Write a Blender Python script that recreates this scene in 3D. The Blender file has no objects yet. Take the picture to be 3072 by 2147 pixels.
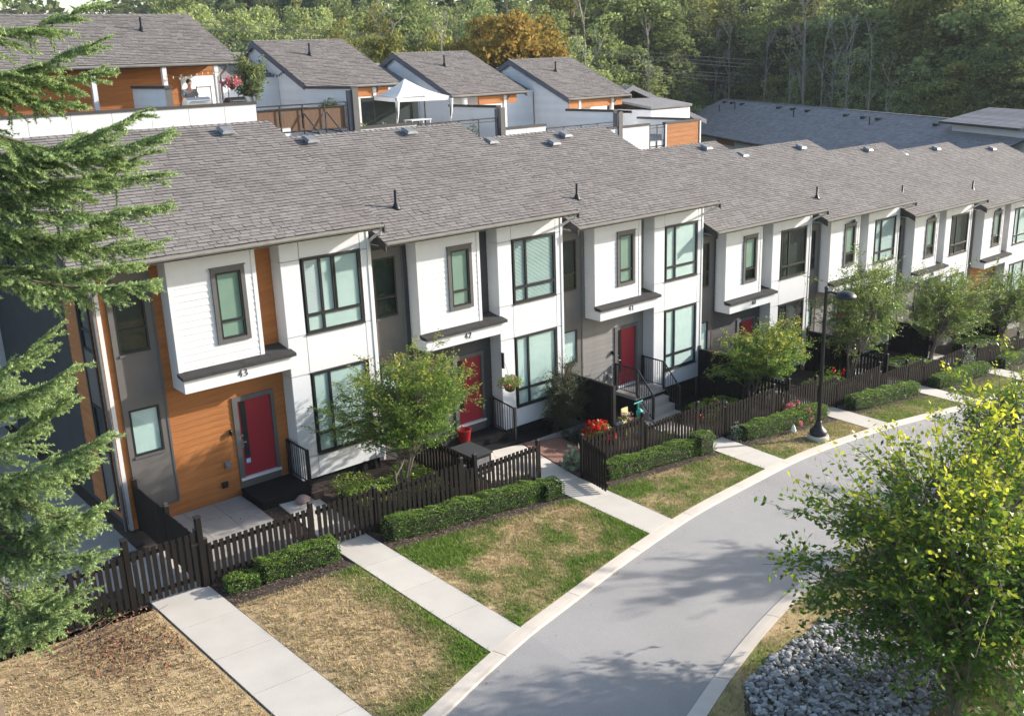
import bpy, math, random
import numpy as np
from mathutils import Vector, Matrix
S = bpy.context.scene
COL = S.collection
R = math.radians
random.seed(7)

# ------------------------------------------------------------------ camera
cam_d = bpy.data.cameras.new('camera'); cam = bpy.data.objects.new('camera', cam_d); COL.objects.link(cam)
FPX, YAW, PITCH, ROLL = 3001.52, 0.69144, 0.2922, -0.0354
cam_d.sensor_width = 36.0; cam_d.lens = 36.0 * FPX / 3072.0
cam_d.clip_start = 0.1; cam_d.clip_end = 3000
_cy, _sy = math.cos(YAW), math.sin(YAW)
_f = Vector((_sy * math.cos(PITCH), _cy * math.cos(PITCH), -math.sin(PITCH)))
_r = Vector((_cy, -_sy, 0)); _u = _r.cross(_f)
_r2 = math.cos(ROLL) * _r + math.sin(ROLL) * _u; _u2 = -math.sin(ROLL) * _r + math.cos(ROLL) * _u
_m = Matrix((_r2, _u2, -_f)).transposed().to_4x4(); _m.translation = Vector((-11.49158, -22.97258, 4.06756))
cam.matrix_world = _m
S.camera = cam

# ------------------------------------------------------------------ sky, sun, exposure
SUN_AZ, SUN_EL = R(-21.0), R(20.0)          # from +x towards -y, low evening sun
world = bpy.data.worlds.new('World'); S.world = world; world.use_nodes = True
wn = world.node_tree; bg = wn.nodes['Background']
sky = wn.nodes.new('ShaderNodeTexSky'); sky.sky_type = 'NISHITA'; sky.sun_disc = False
sky.sun_elevation = SUN_EL
sky.sun_rotation = math.pi / 2 - SUN_AZ       # rotation measured clockwise from +y
sky.air_density = 1.0; sky.dust_density = 1.2; sky.ozone_density = 0.6
wn.links.new(sky.outputs[0], bg.inputs[0]); bg.inputs[1].default_value = 0.15
sun_d = bpy.data.lights.new('sun', 'SUN'); sun_d.energy = 4.4; sun_d.angle = R(1.0); sun_d.color = (1.0, 0.93, 0.84)
sun = bpy.data.objects.new('sun', sun_d); COL.objects.link(sun)
sdir = Vector((math.cos(SUN_EL) * math.cos(SUN_AZ), math.cos(SUN_EL) * math.sin(SUN_AZ), math.sin(SUN_EL)))
sun.rotation_euler = sdir.to_track_quat('Z', 'Y').to_euler(); sun.location = (60, -30, 30)
S.view_settings.view_transform = 'Standard'; S.view_settings.look = 'None'
S.view_settings.exposure = 1.05; S.view_settings.gamma = 1.0; S.view_settings.use_curve_mapping = False
S.render.engine = 'CYCLES'
S.cycles.max_bounces = 6; S.cycles.transparent_max_bounces = 12; S.cycles.diffuse_bounces = 3

# ------------------------------------------------------------------ terrain function
XF = [-30, -9, -5, 0, 6.2, 13.5, 20, 28, 36, 44, 60, 90]; ZF = [-6.4, -6.75, -6.88, -7.15, -7.78, -8.42, -9.0, -9.85, -10.5, -11.2, -12., -13.]
XH = [-30, -8, -1, 7, 14, 21.5, 29, 36, 44, 60, 90]; ZH = [-6.4, -6.8, -6.84, -7.5, -8.5, -9.05, -9.8, -10.4, -11.1, -12., -13.]
def G(x, y):
    zf = np.interp(x, XF, ZF); zh = np.interp(x, XH, ZH)
    t = np.clip((np.asarray(y) + 3.2) / 2.6, 0, 1)
    return zf * (1 - t) + zh * t
def g(x, y): return float(G(x, y))

# ------------------------------------------------------------------ materials
def _n(nt, t, **k):
    n = nt.nodes.new(t)
    for a, b in k.items(): setattr(n, a, b)
    return n
def mat(name, c1, c2=None, scale=3.0, rough=0.75, bump=0.0, bscale=None, island=0.0, metal=0.0, spec=0.35,
        detail=6, stretch=None, translucent=0.0, attr=None, c3=None, speck=0.0, coat=0.0, objvar=0.0):
    """procedural principled material: two tones mixed by noise, per-island brightness, fine bump"""
    m = bpy.data.materials.new(name); m.use_nodes = True; nt = m.node_tree
    bs = nt.nodes['Principled BSDF']; out = nt.nodes['Material Output']
    bs.inputs['Roughness'].default_value = rough; bs.inputs['Metallic'].default_value = metal
    bs.inputs['Specular IOR Level'].default_value = spec
    if coat: bs.inputs['Coat Weight'].default_value = coat
    L = nt.links.new
    tc = _n(nt, 'ShaderNodeTexCoord'); vec = tc.outputs['Object']
    if stretch:
        mp = _n(nt, 'ShaderNodeMapping'); mp.inputs['Scale'].default_value = stretch; L(vec, mp.inputs[0]); vec = mp.outputs[0]
    c2 = c2 or tuple(v * 0.85 for v in c1)
    no = _n(nt, 'ShaderNodeTexNoise'); no.inputs['Scale'].default_value = scale; no.inputs['Detail'].default_value = detail
    no.inputs['Roughness'].default_value = 0.62; L(vec, no.inputs['Vector'])
    mr = _n(nt, 'ShaderNodeMapRange'); mr.inputs[1].default_value = 0.33; mr.inputs[2].default_value = 0.67; L(no.outputs['Fac'], mr.inputs[0])
    mx = _n(nt, 'ShaderNodeMix', data_type='RGBA'); mx.inputs[6].default_value = (*c1, 1); mx.inputs[7].default_value = (*c2, 1)
    L(mr.outputs[0], mx.inputs[0]); colr = mx.outputs[2]
    if attr:
        at = _n(nt, 'ShaderNodeAttribute', attribute_name=attr)
        m2 = _n(nt, 'ShaderNodeMix', data_type='RGBA'); m2.inputs[7].default_value = (*c3, 1)
        L(at.outputs['Fac'], m2.inputs[0]); L(colr, m2.inputs[6]); colr = m2.outputs[2]
    if speck:
        n3 = _n(nt, 'ShaderNodeTexNoise'); n3.inputs['Scale'].default_value = 120.; n3.inputs['Detail'].default_value = 3; L(vec, n3.inputs['Vector'])
        r3 = _n(nt, 'ShaderNodeMapRange'); r3.inputs[1].default_value = .35; r3.inputs[2].default_value = .65
        r3.inputs[3].default_value = 1 - speck; r3.inputs[4].default_value = 1 + speck; L(n3.outputs['Fac'], r3.inputs[0])
        v3 = _n(nt, 'ShaderNodeVectorMath', operation='SCALE'); L(colr, v3.inputs[0]); L(r3.outputs[0], v3.inputs['Scale']); colr = v3.outputs[0]
    if island:
        ge = _n(nt, 'ShaderNodeNewGeometry'); oi = _n(nt, 'ShaderNodeObjectInfo')
        ad = _n(nt, 'ShaderNodeMath', operation='ADD'); L(ge.outputs['Random Per Island'], ad.inputs[0]); L(oi.outputs['Random'], ad.inputs[1])
        fr = _n(nt, 'ShaderNodeMath', operation='FRACT'); L(ad.outputs[0], fr.inputs[0])
        r2 = _n(nt, 'ShaderNodeMapRange'); r2.inputs[3].default_value = 1 - island; r2.inputs[4].default_value = 1 + island; L(fr.outputs[0], r2.inputs[0])
        vm = _n(nt, 'ShaderNodeVectorMath', operation='SCALE'); L(colr, vm.inputs[0]); L(r2.outputs[0], vm.inputs['Scale']); colr = vm.outputs[0]
    if objvar:
        oi = _n(nt, 'ShaderNodeObjectInfo'); r4 = _n(nt, 'ShaderNodeMapRange'); r4.inputs[3].default_value = 1 - objvar; r4.inputs[4].default_value = 1 + objvar; L(oi.outputs['Random'], r4.inputs[0])
        v4 = _n(nt, 'ShaderNodeVectorMath', operation='SCALE'); L(colr, v4.inputs[0]); L(r4.outputs[0], v4.inputs['Scale']); colr = v4.outputs[0]
    L(colr, bs.inputs['Base Color'])
    if bump:
        nb = _n(nt, 'ShaderNodeTexNoise'); nb.inputs['Scale'].default_value = bscale or scale * 8; nb.inputs['Detail'].default_value = 5
        L(vec, nb.inputs['Vector'])
        bp = _n(nt, 'ShaderNodeBump'); bp.inputs['Strength'].default_value = bump; bp.inputs['Distance'].default_value = 0.02
        L(nb.outputs['Fac'], bp.inputs['Height']); L(bp.outputs[0], bs.inputs['Normal'])
    if translucent:
        tr = _n(nt, 'ShaderNodeBsdfTranslucent'); L(colr, tr.inputs[0])
        ms = _n(nt, 'ShaderNodeMixShader'); ms.inputs[0].default_value = translucent
        L(bs.outputs[0], ms.inputs[1]); L(tr.outputs[0], ms.inputs[2]); L(ms.outputs[0], out.inputs[0])
    return m
def glass_mat(name, tint, rough=0.02, refl=1.0):
    m = bpy.data.materials.new(name); m.use_nodes = True; nt = m.node_tree; nt.nodes.remove(nt.nodes['Principled BSDF'])
    out = nt.nodes['Material Output']; L = nt.links.new
    t = _n(nt, 'ShaderNodeBsdfTransparent'); t.inputs[0].default_value = (*tint, 1)
    gl = _n(nt, 'ShaderNodeBsdfGlossy'); gl.inputs['Roughness'].default_value = rough
    lw = _n(nt, 'ShaderNodeLayerWeight'); lw.inputs['Blend'].default_value = .5       # Schlick, same from both sides of the thin pane
    pw = _n(nt, 'ShaderNodeMath', operation='POWER'); L(lw.outputs['Facing'], pw.inputs[0]); pw.inputs[1].default_value = 5.0
    mu = _n(nt, 'ShaderNodeMath', operation='MULTIPLY_ADD'); L(pw.outputs[0], mu.inputs[0]); mu.inputs[1].default_value = .9; mu.inputs[2].default_value = .08 * refl
    tcg = _n(nt, 'ShaderNodeTexCoord'); nz = _n(nt, 'ShaderNodeTexNoise'); nz.inputs['Scale'].default_value = 1.3; nz.inputs['Detail'].default_value = 1; L(tcg.outputs['Object'], nz.inputs['Vector'])
    bpg = _n(nt, 'ShaderNodeBump'); bpg.inputs['Strength'].default_value = .25; bpg.inputs['Distance'].default_value = .02; L(nz.outputs['Fac'], bpg.inputs['Height']); L(bpg.outputs[0], gl.inputs['Normal'])
    ms = _n(nt, 'ShaderNodeMixShader'); L(mu.outputs[0], ms.inputs[0]); L(t.outputs[0], ms.inputs[1]); L(gl.outputs[0], ms.inputs[2]); L(ms.outputs[0], out.inputs[0])
    return m

M = {}
M['white'] = mat('white_panel_paint', (.62, .63, .65), (.585, .60, .625), 1.3, .55, .05, 30)
M['white_board'] = mat('white_lap_siding_paint', (.62, .63, .65), (.58, .595, .62), 2, .6, .1, 40, island=.03)
M['trim_white'] = mat('white_trim_paint', (.64, .645, .655), (.59, .60, .61), 3, .5)
M['cedar'] = mat('orange_stained_siding', (.40, .155, .042), (.30, .105, .028), 1.2, .6, .12, 30, island=.10, stretch=(1, 1, 9))
M['charcoal_board'] = mat('charcoal_lap_siding', (.062, .060, .064), (.048, .047, .052), 2, .65, .1, 40, island=.06)
M['taupe_board'] = mat('taupe_lap_siding', (.205, .198, .19), (.175, .168, .162), 2, .65, .1, 40, island=.04)
M['taupe_panel'] = mat('taupe_grey_panel', (.125, .115, .108), (.105, .097, .092), 1.5, .6, .08, 30)
M['charcoal'] = mat('charcoal_wall_paint', (.040, .043, .047), (.03, .033, .037), 1.5, .8, .1, 20)
M['slate'] = mat('slate_window_trim', (.108, .106, .105), (.09, .088, .088), 3, .55)
M['dark_trim'] = mat('dark_brown_trim', (.052, .047, .047), (.04, .037, .037), 3, .55)
M['gutter'] = mat('grey_gutter_metal', (.30, .285, .27), (.24, .225, .215), 4, .45, spec=.5)
M['black'] = mat('black_metal_paint', (.014, .014, .016), (.02, .02, .022), 5, .45, spec=.4)
M['frame'] = mat('black_window_frame', (.012, .014, .016), (.018, .02, .022), 5, .4, spec=.4)
M['shingle'] = mat('brown_grey_shingles', (.228, .212, .198), (.196, .176, .166), .7, .92, .35, 90, island=.13, spec=.15, speck=.12)
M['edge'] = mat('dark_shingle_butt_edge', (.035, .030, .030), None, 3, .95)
M['shingle_b'] = mat('blue_grey_shingles', (.27, .26, .262), (.225, .217, .22), 1.1, .92, .35, 90, island=.15, spec=.15, speck=.12)
M['deckroof'] = mat('dark_roof_underlay', (.035, .032, .032), None, 3, .9)
M['capsheet'] = mat('dark_cap_sheet', (.040, .040, .041), (.028, .028, .029), 6, .9, .3, 90, speck=.15)
M['red_door'] = mat('red_door_paint', (.30, .018, .032), (.26, .016, .03), 2, .42, spec=.4)
M['concrete'] = mat('light_concrete', (.52, .485, .435), (.45, .42, .375), .9, .85, .15, 60, island=.05, speck=.04)
M['concrete_d'] = mat('weathered_concrete', (.33, .315, .295), (.25, .24, .225), .8, .85, .2, 50, island=.05, speck=.05)
M['kerb'] = mat('pale_kerb_concrete', (.56, .50, .435), (.48, .43, .375), 1.4, .85, .2, 60, island=.06, speck=.06)
M['asphalt'] = mat('grey_asphalt', (.315, .305, .30), (.265, .257, .253), .28, .85, .5, 120, speck=.24, detail=12)
M['stain_asphalt'] = M['asphalt']
M['soil'] = mat('brown_soil', (.06, .043, .032), (.035, .026, .02), 3, .95, .8, 25, speck=.3)
M['mulch'] = mat('bark_mulch', (.20, .135, .10), (.11, .072, .052), 8, .95, 0, island=.4)
M['fence'] = mat('dark_brown_fence_paint', (.016, .013, .0115), (.011, .0095, .009), 2, .85, .1, 30, island=.15, spec=.12, stretch=(6, 6, 1))
M['blackwood'] = mat('black_screen_boards', (.009, .009, .010), (.014, .014, .015), 3, .85, spec=.15)
M['glass'] = glass_mat('window_glass', (.93, .985, .965))
M['glass_dark'] = glass_mat('dark_window_glass', (.7, .8, .78))
M['blind'] = mat('pale_blind_slats', (.50, .60, .585), (.45, .55, .54), 2, .6)
M['blind_w'] = mat('lilac_white_blind', (.48, .48, .53), (.44, .44, .49), 2, .6)
M['sheer'] = mat('drawn_shade_fabric', (.23, .32, .265), (.20, .28, .235), 1.2, .8)
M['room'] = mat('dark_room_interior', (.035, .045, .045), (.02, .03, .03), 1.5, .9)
M['metal'] = mat('brushed_steel', (.50, .50, .49), (.42, .42, .41), 5, .32, metal=.9)
M['vent_m'] = mat('weathered_vent_metal', (.24, .245, .25), (.16, .16, .165), 6, .5, metal=.2)
M['bark'] = mat('grey_brown_bark', (.16, .115, .085), (.09, .065, .05), 8, .9, .6, 30)
M['bark_pale'] = mat('pale_dead_wood', (.34, .30, .27), (.24, .21, .19), 4, .9, .3, 20)
M['bark_y'] = mat('young_maple_bark', (.20, .16, .12), (.13, .105, .085), 8, .8, .3, 30)
def leafmat(name, a, b, c3=(.35, .28, .04), isl=.35, tr=.4, ov=0.0): return mat(name, a, b, 1.2, .42 if not ov else .8, objvar=ov, island=isl, translucent=tr, attr='tip', c3=c3, spec=.3 if not ov else .08)  # 'tip' mixes in c3: autumn tone and painted sunlight for tree tops
M['leaf_r'] = leafmat('hornbeam_leaves', (.095, .19, .028), (.06, .14, .02), (.62, .62, .05), .25, .5)
M['leaf_m'] = leafmat('maple_leaves', (.17, .28, .045), (.11, .21, .034), (.46, .40, .07), .3, .48)
M['leaf_m2'] = leafmat('maple_leaves_dark', (.15, .26, .055), (.165, .21, .055), (.30, .36, .05), .4, .45)
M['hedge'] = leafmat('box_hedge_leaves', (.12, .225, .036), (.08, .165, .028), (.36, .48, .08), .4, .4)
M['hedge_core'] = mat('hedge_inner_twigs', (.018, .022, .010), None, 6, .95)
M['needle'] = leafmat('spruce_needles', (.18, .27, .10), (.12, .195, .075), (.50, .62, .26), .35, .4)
M['f_green'] = leafmat('forest_green_leaves', (.185, .235, .095), (.13, .175, .072), (.30, .335, .11), .28, .42, ov=.38)
M['f_olive'] = leafmat('forest_olive_leaves', (.22, .235, .075), (.16, .185, .06), (.34, .32, .09), .28, .42, ov=.38)
M['f_orange'] = leafmat('autumn_orange_leaves', (.32, .235, .065), (.22, .205, .065), (.38, .24, .055), .28, .4, ov=.1)
M['f_dark'] = leafmat('forest_conifer_needles', (.07, .11, .06), (.05, .085, .048), (.09, .13, .06), .28, .2, ov=.38)
M['f_light'] = leafmat('forest_light_leaves', (.27, .33, .14), (.20, .265, .11), (.39, .42, .15), .28, .42, ov=.38)
M['grass'] = mat('lawn_blades', (.55, .425, .26), (.43, .325, .185), .8, .8, island=.32, attr='green', c3=(.13, .235, .03), translucent=.3, spec=.15)
M['lawn'] = mat('lawn_turf', (.50, .375, .21), (.28, .195, .11), 2.6, .95, .9, 30, attr='green', c3=(.09, .13, .024), speck=.25, spec=.1)
M['ground'] = mat('forest_floor', (.06, .065, .03), (.04, .045, .022), .5, .95, .5, 5)
M['rock'] = mat('grey_river_rock', (.34, .335, .33), (.17, .17, .173), 4, .7, .3, 40, island=.7)
M['paver'] = mat('brick_red_pavers', (.22, .12, .09), (.17, .09, .07), 3, .85, .2, 50, island=.1)
M['canopy'] = mat('white_canopy_cloth', (.80, .80, .78), (.72, .73, .73), 1, .8, translucent=.25)
M['rose'] = mat('pink_rose_petals', (.60, .12, .20), (.70, .22, .27), 9, .6, island=.3, translucent=.2)
M['red_f'] = mat('red_flower_petals', (.62, .02, .012), (.5, .015, .01), 9, .6, island=.25, translucent=.2)
M['teal'] = mat('teal_plastic', (.03, .42, .38), None, 3, .4)
M['blue'] = mat('blue_plastic', (.02, .12, .42), None, 3, .4)
M['yellow'] = mat('pale_yellow_plastic', (.72, .62, .32), None, 3, .45)
M['skin'] = mat('skin', (.42, .22, .15), None, 3, .6)
M['cloth'] = mat('grey_tshirt', (.16, .17, .18), None, 6, .9)
M['hair'] = mat('dark_hair', (.02, .016, .013), None, 9, .7)
M['bamboo'] = mat('brown_bamboo_screen', (.15, .085, .05), (.10, .055, .033), 2, .7, .2, 30, stretch=(12, 12, .6))
M['greysiding'] = mat('pale_grey_lap_siding', (.76, .77, .78), (.70, .71, .73), 1.6, .6, .08, 30, island=.05)
M['hazegrey'] = mat('purple_grey_barge', (.12, .12, .15), None, 3, .6)
M['wire'] = mat('dark_wire', (.09, .09, .10), None, 3, .6)
M['lamp_glass'] = mat('frosted_lamp_lens', (.45, .45, .43), None, 3, .3)
M['bulb'] = mat('string_light_bulb', (.7, .5, .25), None, 3, .3)
M['terra'] = mat('pink_stone', (.42, .30, .28), (.3, .2, .19), 8, .9)
M['red_pot'] = mat('red_glazed_pot', (.36, .02, .02), None, 3, .35)
M['basketm'] = mat('brown_basket', (.10, .06, .035), None, 9, .9)
M['sticker'] = mat('blue_white_sticker', (.05, .35, .70), (.5, .7, .85), 60, .4)
M['ink'] = mat('grey_numeral_metal', (.10, .10, .10), None, 5, .4)
M['varieg'] = leafmat('variegated_leaves', (.13, .19, .12), (.06, .12, .07), (.5, .55, .4), .4, .25)
M['cyp'] = leafmat('cypress_spray', (.045, .075, .03), (.028, .05, .022), (.10, .13, .05), .35, .2)
M['dryflower'] = leafmat('pale_pink_flower_heads', (.30, .20, .17), (.16, .11, .08), (.40, .30, .28), .4, .3)

# ------------------------------------------------------------------ mesh helpers
def mesh_np(name, V, F, m, attr=None, smooth=False):
    V = np.asarray(V, np.float32); F = np.asarray(F, np.int32)
    me = bpy.data.meshes.new(name); n = F.shape[1]
    me.vertices.add(len(V)); me.vertices.foreach_set('co', V.ravel())
    me.loops.add(F.size); me.loops.foreach_set('vertex_index', F.ravel())
    me.polygons.add(len(F)); me.polygons.foreach_set('loop_start', np.arange(0, F.size, n, dtype=np.int32))
    try: me.polygons.foreach_set('loop_total', np.full(len(F), n, np.int32))
    except Exception: pass
    me.polygons.foreach_set('use_smooth', np.full(len(F), bool(smooth)))
    me.update(calc_edges=True)
    if attr is not None:
        for k, v in attr.items():
            a = me.attributes.new(k, 'FLOAT', 'POINT'); a.data.foreach_set('value', np.asarray(v, np.float32))
    me.materials.append(m)
    return me
class MB:
    """collects shapes for ONE mesh"""
    def __init__(s, T=None): s.v = []; s.f = []; s.T = T
    def add(s, vs, fs):
        o = len(s.v)
        for p in vs: s.v.append(tuple(s.T(*p)) if s.T else tuple(p))
        for f in fs: s.f.append(tuple(o + i for i in f))
        return s
    def box(s, x0, x1, y0, y1, z0, z1):
        if x0 > x1: x0, x1 = x1, x0
        if y0 > y1: y0, y1 = y1, y0
        if z0 > z1: z0, z1 = z1, z0
        return s.add([(x0, y0, z0), (x1, y0, z0), (x1, y1, z0), (x0, y1, z0), (x0, y0, z1), (x1, y0, z1), (x1, y1, z1), (x0, y1, z1)],
                     [(0, 3, 2, 1), (4, 5, 6, 7), (0, 1, 5, 4), (1, 2, 6, 5), (2, 3, 7, 6), (3, 0, 4, 7)])
    def hexa(s, a, b):                 # two quads, bottom and top, same winding
        return s.add(list(a) + list(b), [(0, 3, 2, 1), (4, 5, 6, 7), (0, 1, 5, 4), (1, 2, 6, 5), (2, 3, 7, 6), (3, 0, 4, 7)])
    def prism_x(s, prof, x0, x1):      # polygon in (y,z) swept along x
        n = len(prof)
        vs = [(x0, y, z) for y, z in prof] + [(x1, y, z) for y, z in prof]
        return s.add(vs, [tuple(range(n))[::-1], tuple(range(n, 2 * n))] + [(i, (i + 1) % n, n + (i + 1) % n, n + i) for i in range(n)])
    def tube(s, pts, r, n=6, cap=True):
        pts = [Vector(p) for p in pts]; m = len(pts)
        rr = r if hasattr(r, '__len__') else [r] * m
        o = []; ref = Vector((0.31, 0.17, 0.93))
        for i, p in enumerate(pts):
            t = (pts[min(i + 1, m - 1)] - pts[max(i - 1, 0)])
            if t.length < 1e-9: t = Vector((0, 0, 1))
            t.normalize(); a = t.cross(ref)
            if a.length < .05: a = t.cross(Vector((1, 0, 0)))
            a.normalize(); b = t.cross(a)
            for k in range(n):
                q = 2 * math.pi * k / n; o.append(p + (a * math.cos(q) + b * math.sin(q)) * rr[i])
        fs = [(i * n + k, i * n + (k + 1) % n, (i + 1) * n + (k + 1) % n, (i + 1) * n + k) for i in range(m - 1) for k in range(n)]
        if cap: fs += [tuple(range(n))[::-1], tuple((m - 1) * n + k for k in range(n))]
        return s.add([tuple(p) for p in o], fs)
    def lathe(s, prof, c, n=16):
        cx, cy, cz = c
        vs = [(cx + r_ * math.cos(2 * math.pi * k / n), cy + r_ * math.sin(2 * math.pi * k / n), cz + z) for r_, z in prof for k in range(n)]
        m = len(prof)
        fs = [(i * n + k, i * n + (k + 1) % n, (i + 1) * n + (k + 1) % n, (i + 1) * n + k) for i in range(m - 1) for k in range(n)]
        fs += [tuple(range(n))[::-1], tuple((m - 1) * n + k for k in range(n))]
        return s.add(vs, fs)
    def mesh(s, name, m, smooth=False):
        me = bpy.data.meshes.new(name); me.from_pydata(s.v, [], s.f); me.update()
        me.materials.append(m)
        if smooth: me.polygons.foreach_set('use_smooth', [True] * len(me.polygons))
        return me
def link(name, me, parent=None, loc=None, rot=None):
    o = bpy.data.objects.new(name, me); COL.objects.link(o)
    if parent: o.parent = parent
    if loc is not None: o.location = loc
    if rot is not None: o.rotation_euler = rot
    return o
def put(mb, name, m, parent=None, kind=None, label=None, smooth=False, loc=None):
    o = link(name, mb.mesh(name, m, smooth), parent, loc)
    if kind: o['kind'] = kind
    if label: o['label'] = label
    return o
def tag(o, label=None, cat=None, group=None, kind=None):
    if label: o['label'] = label
    if cat: o['category'] = cat
    if group: o['group'] = group
    if kind: o['kind'] = kind
    return o
def thing(name, label, cat, loc=(0, 0, 0), group=None, rotz=0):
    o = bpy.data.objects.new(name, None); COL.objects.link(o); o.location = loc; o.rotation_euler = (0, 0, rotz); o.empty_display_size = .3
    return tag(o, label, cat, group)
MC = {}
def cached(key, fn):
    if key not in MC: MC[key] = fn()
    return MC[key]
def boxmesh(key, m, *b): return cached(('bx', key, b), lambda: MB().box(*b).mesh(key, m))

# leaves: diamond quads scattered on centres
def leaf_quads(C, L, W, rng, up=.35, dirs=None, fold=True):
    n = len(C)
    d = rng.normal(size=(n, 3)) if dirs is None else dirs + rng.normal(size=(n, 3)) * .45
    d[:, 2] *= .7; d /= np.linalg.norm(d, axis=1)[:, None]
    nn = rng.normal(size=(n, 3)); nn[:, 2] += up * 3
    s = np.cross(d, nn); s /= np.linalg.norm(s, axis=1)[:, None] + 1e-9
    l = L * rng.uniform(.65, 1.25, (n, 1)); w = W * rng.uniform(.7, 1.2, (n, 1))
    V = np.stack([C - d * l * .5, C + s * w * .5, C + d * l * .5, C - s * w * .5], 1).reshape(-1, 3)
    F = np.arange(4 * n).reshape(n, 4)
    return V, F
def catmull(xs, ys, q):
    xs = np.array(xs, float); ys = np.array(ys, float)
    m = np.gradient(ys, xs); q = np.asarray(q, float)
    i = np.clip(np.searchsorted(xs, q) - 1, 0, len(xs) - 2)
    h = xs[i + 1] - xs[i]; t = np.clip((q - xs[i]) / h, 0, 1)
    return ((2 * t**3 - 3 * t**2 + 1) * ys[i] + (t**3 - 2 * t**2 + t) * h * m[i] + (-2 * t**3 + 3 * t**2) * ys[i + 1] + (t**3 - t**2) * h * m[i + 1])
def vnoise(x, y, seed=0):
    x = np.asarray(x, float); y = np.asarray(y, float)
    xi = np.floor(x).astype(int); yi = np.floor(y).astype(int); fx = x - xi; fy = y - yi
    def h(a, b):
        v = np.sin(a * 127.1 + b * 311.7 + seed * 74.7) * 43758.5453; return v - np.floor(v)
    sx = fx * fx * (3 - 2 * fx); sy = fy * fy * (3 - 2 * fy)
    return (h(xi, yi) * (1 - sx) + h(xi + 1, yi) * sx) * (1 - sy) + (h(xi, yi + 1) * (1 - sx) + h(xi + 1, yi + 1) * sx) * sy
def fbm(x, y, seed=0): return (vnoise(x, y, seed) * .5 + vnoise(x * 2.1, y * 2.1, seed + 1) * .3 + vnoise(x * 4.7, y * 4.7, seed + 2) * .2)

# ================================================================== GROUND, ROAD, KERBS, PATHS, LAWNS
def KO(x): return catmull([-40, -22, -14, -8, -3.27, -1.05, 1.74, 5, 7.15, 11.7, 13.8, 19.1, 25.2, 27.7, 33, 45, 70], [-28, -19.8, -15.3, -12.3, -10.23, -9.39, -8.49, -7.5, -6.93, -6.12, -5.8, -5.57, -5.79, -5.95, -6.5, -8.3, -14], x)
def KR(x): return catmull([-40, -22, -10, -3, .69, 2.23, 5.61, 7.61, 12, 18, 26, 34, 45, 70], [-34, -24.5, -18, -14.6, -13.06, -12.48, -11.44, -11.03, -10.45, -10.15, -10.3, -11, -12.6, -18.5], x)
def grid(xs, ys, zf):
    X, Y = np.meshgrid(xs, ys); Z = zf(X, Y)
    V = np.stack([X, Y, Z], -1).reshape(-1, 3); n = len(xs); k = len(ys)
    idx = np.arange(n * k).reshape(k, n)
    F = np.stack([idx[:-1, :-1], idx[:-1, 1:], idx[1:, 1:], idx[1:, :-1]], -1).reshape(-1, 4)
    return V, F
xs = np.concatenate([np.linspace(-1500, -60, 10), np.linspace(-40, 100, 71), np.linspace(140, 1800, 12)])
ys = np.concatenate([np.linspace(-800, -60, 8), np.linspace(-40, 60, 51), np.linspace(80, 2500, 20)])
V, F = grid(xs, ys, lambda X, Y: G(X, Y) - .3)
tag(link('ground', mesh_np('ground', V, F, M['ground'])), kind='structure')
# road
tt = np.linspace(-34, 66, 101); rows = []
for w in np.linspace(0, 1, 7):
    yo = KO(tt) - .30; yr = KR(tt); rows.append(np.stack([tt, yo * (1 - w) + yr * w, G(tt, yo) - .032 + .03 * math.sin(w * math.pi)], -1))
V = np.array(rows); k, n = V.shape[:2]; idx = np.arange(n * k).reshape(k, n)
F = np.stack([idx[:-1, :-1], idx[1:, :-1], idx[1:, 1:], idx[:-1, 1:]], -1).reshape(-1, 4)
tag(link('road', mesh_np('road', V.reshape(-1, 3), F, M['asphalt'])), kind='structure')
def kerb(name, fn, side, x0, x1, step, w=.33):
    ro = bpy.data.objects.new(name, None); COL.objects.link(ro); tag(ro, kind='structure')
    q = np.arange(x0, x1, step)
    for a, b in zip(q[:-1], q[1:]):
        xs_ = np.linspace(a + .008, b - .008, 6); mb = MB()
        def row(xs_, off, dz):
            d = (fn(xs_ + .05) - fn(xs_ - .05)) / .1; L = np.sqrt(1 + d * d)
            px = xs_ + side * (-d / L) * off * -1; py = fn(xs_) - side * off / L
            return np.stack([px, py, G(xs_, fn(xs_)) + dz], -1)
        prof = [(0, .022), (w * .5, .018), (w * .92, .004), (w, -.02), (w, -.16), (0, -.2)]
        rws = [row(xs_, o, dz) for o, dz in prof]; m = len(rws)
        vs = [tuple(r_[i]) for i in range(6) for r_ in rws]
        fs = [(i * m + j, i * m + (j + 1) % m, (i + 1) * m + (j + 1) % m, (i + 1) * m + j) for i in range(5) for j in range(m)]
        fs += [tuple(range(m)), tuple(range(5 * m, 6 * m))[::-1]]
        mb.add(vs, fs); put(mb, 'kerb_stone', M['kerb'], ro)
kerb('kerb', KO, 1, -30, 60, 2.9)
kerb('kerb', lambda x: KR(x) - .02, -1, -30, 60, 2.9, .30) if False else None
def KRo(x): return KR(x) - .31
kerb('kerb', KRo, -1, -30, 60, 2.9, .33)

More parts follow.
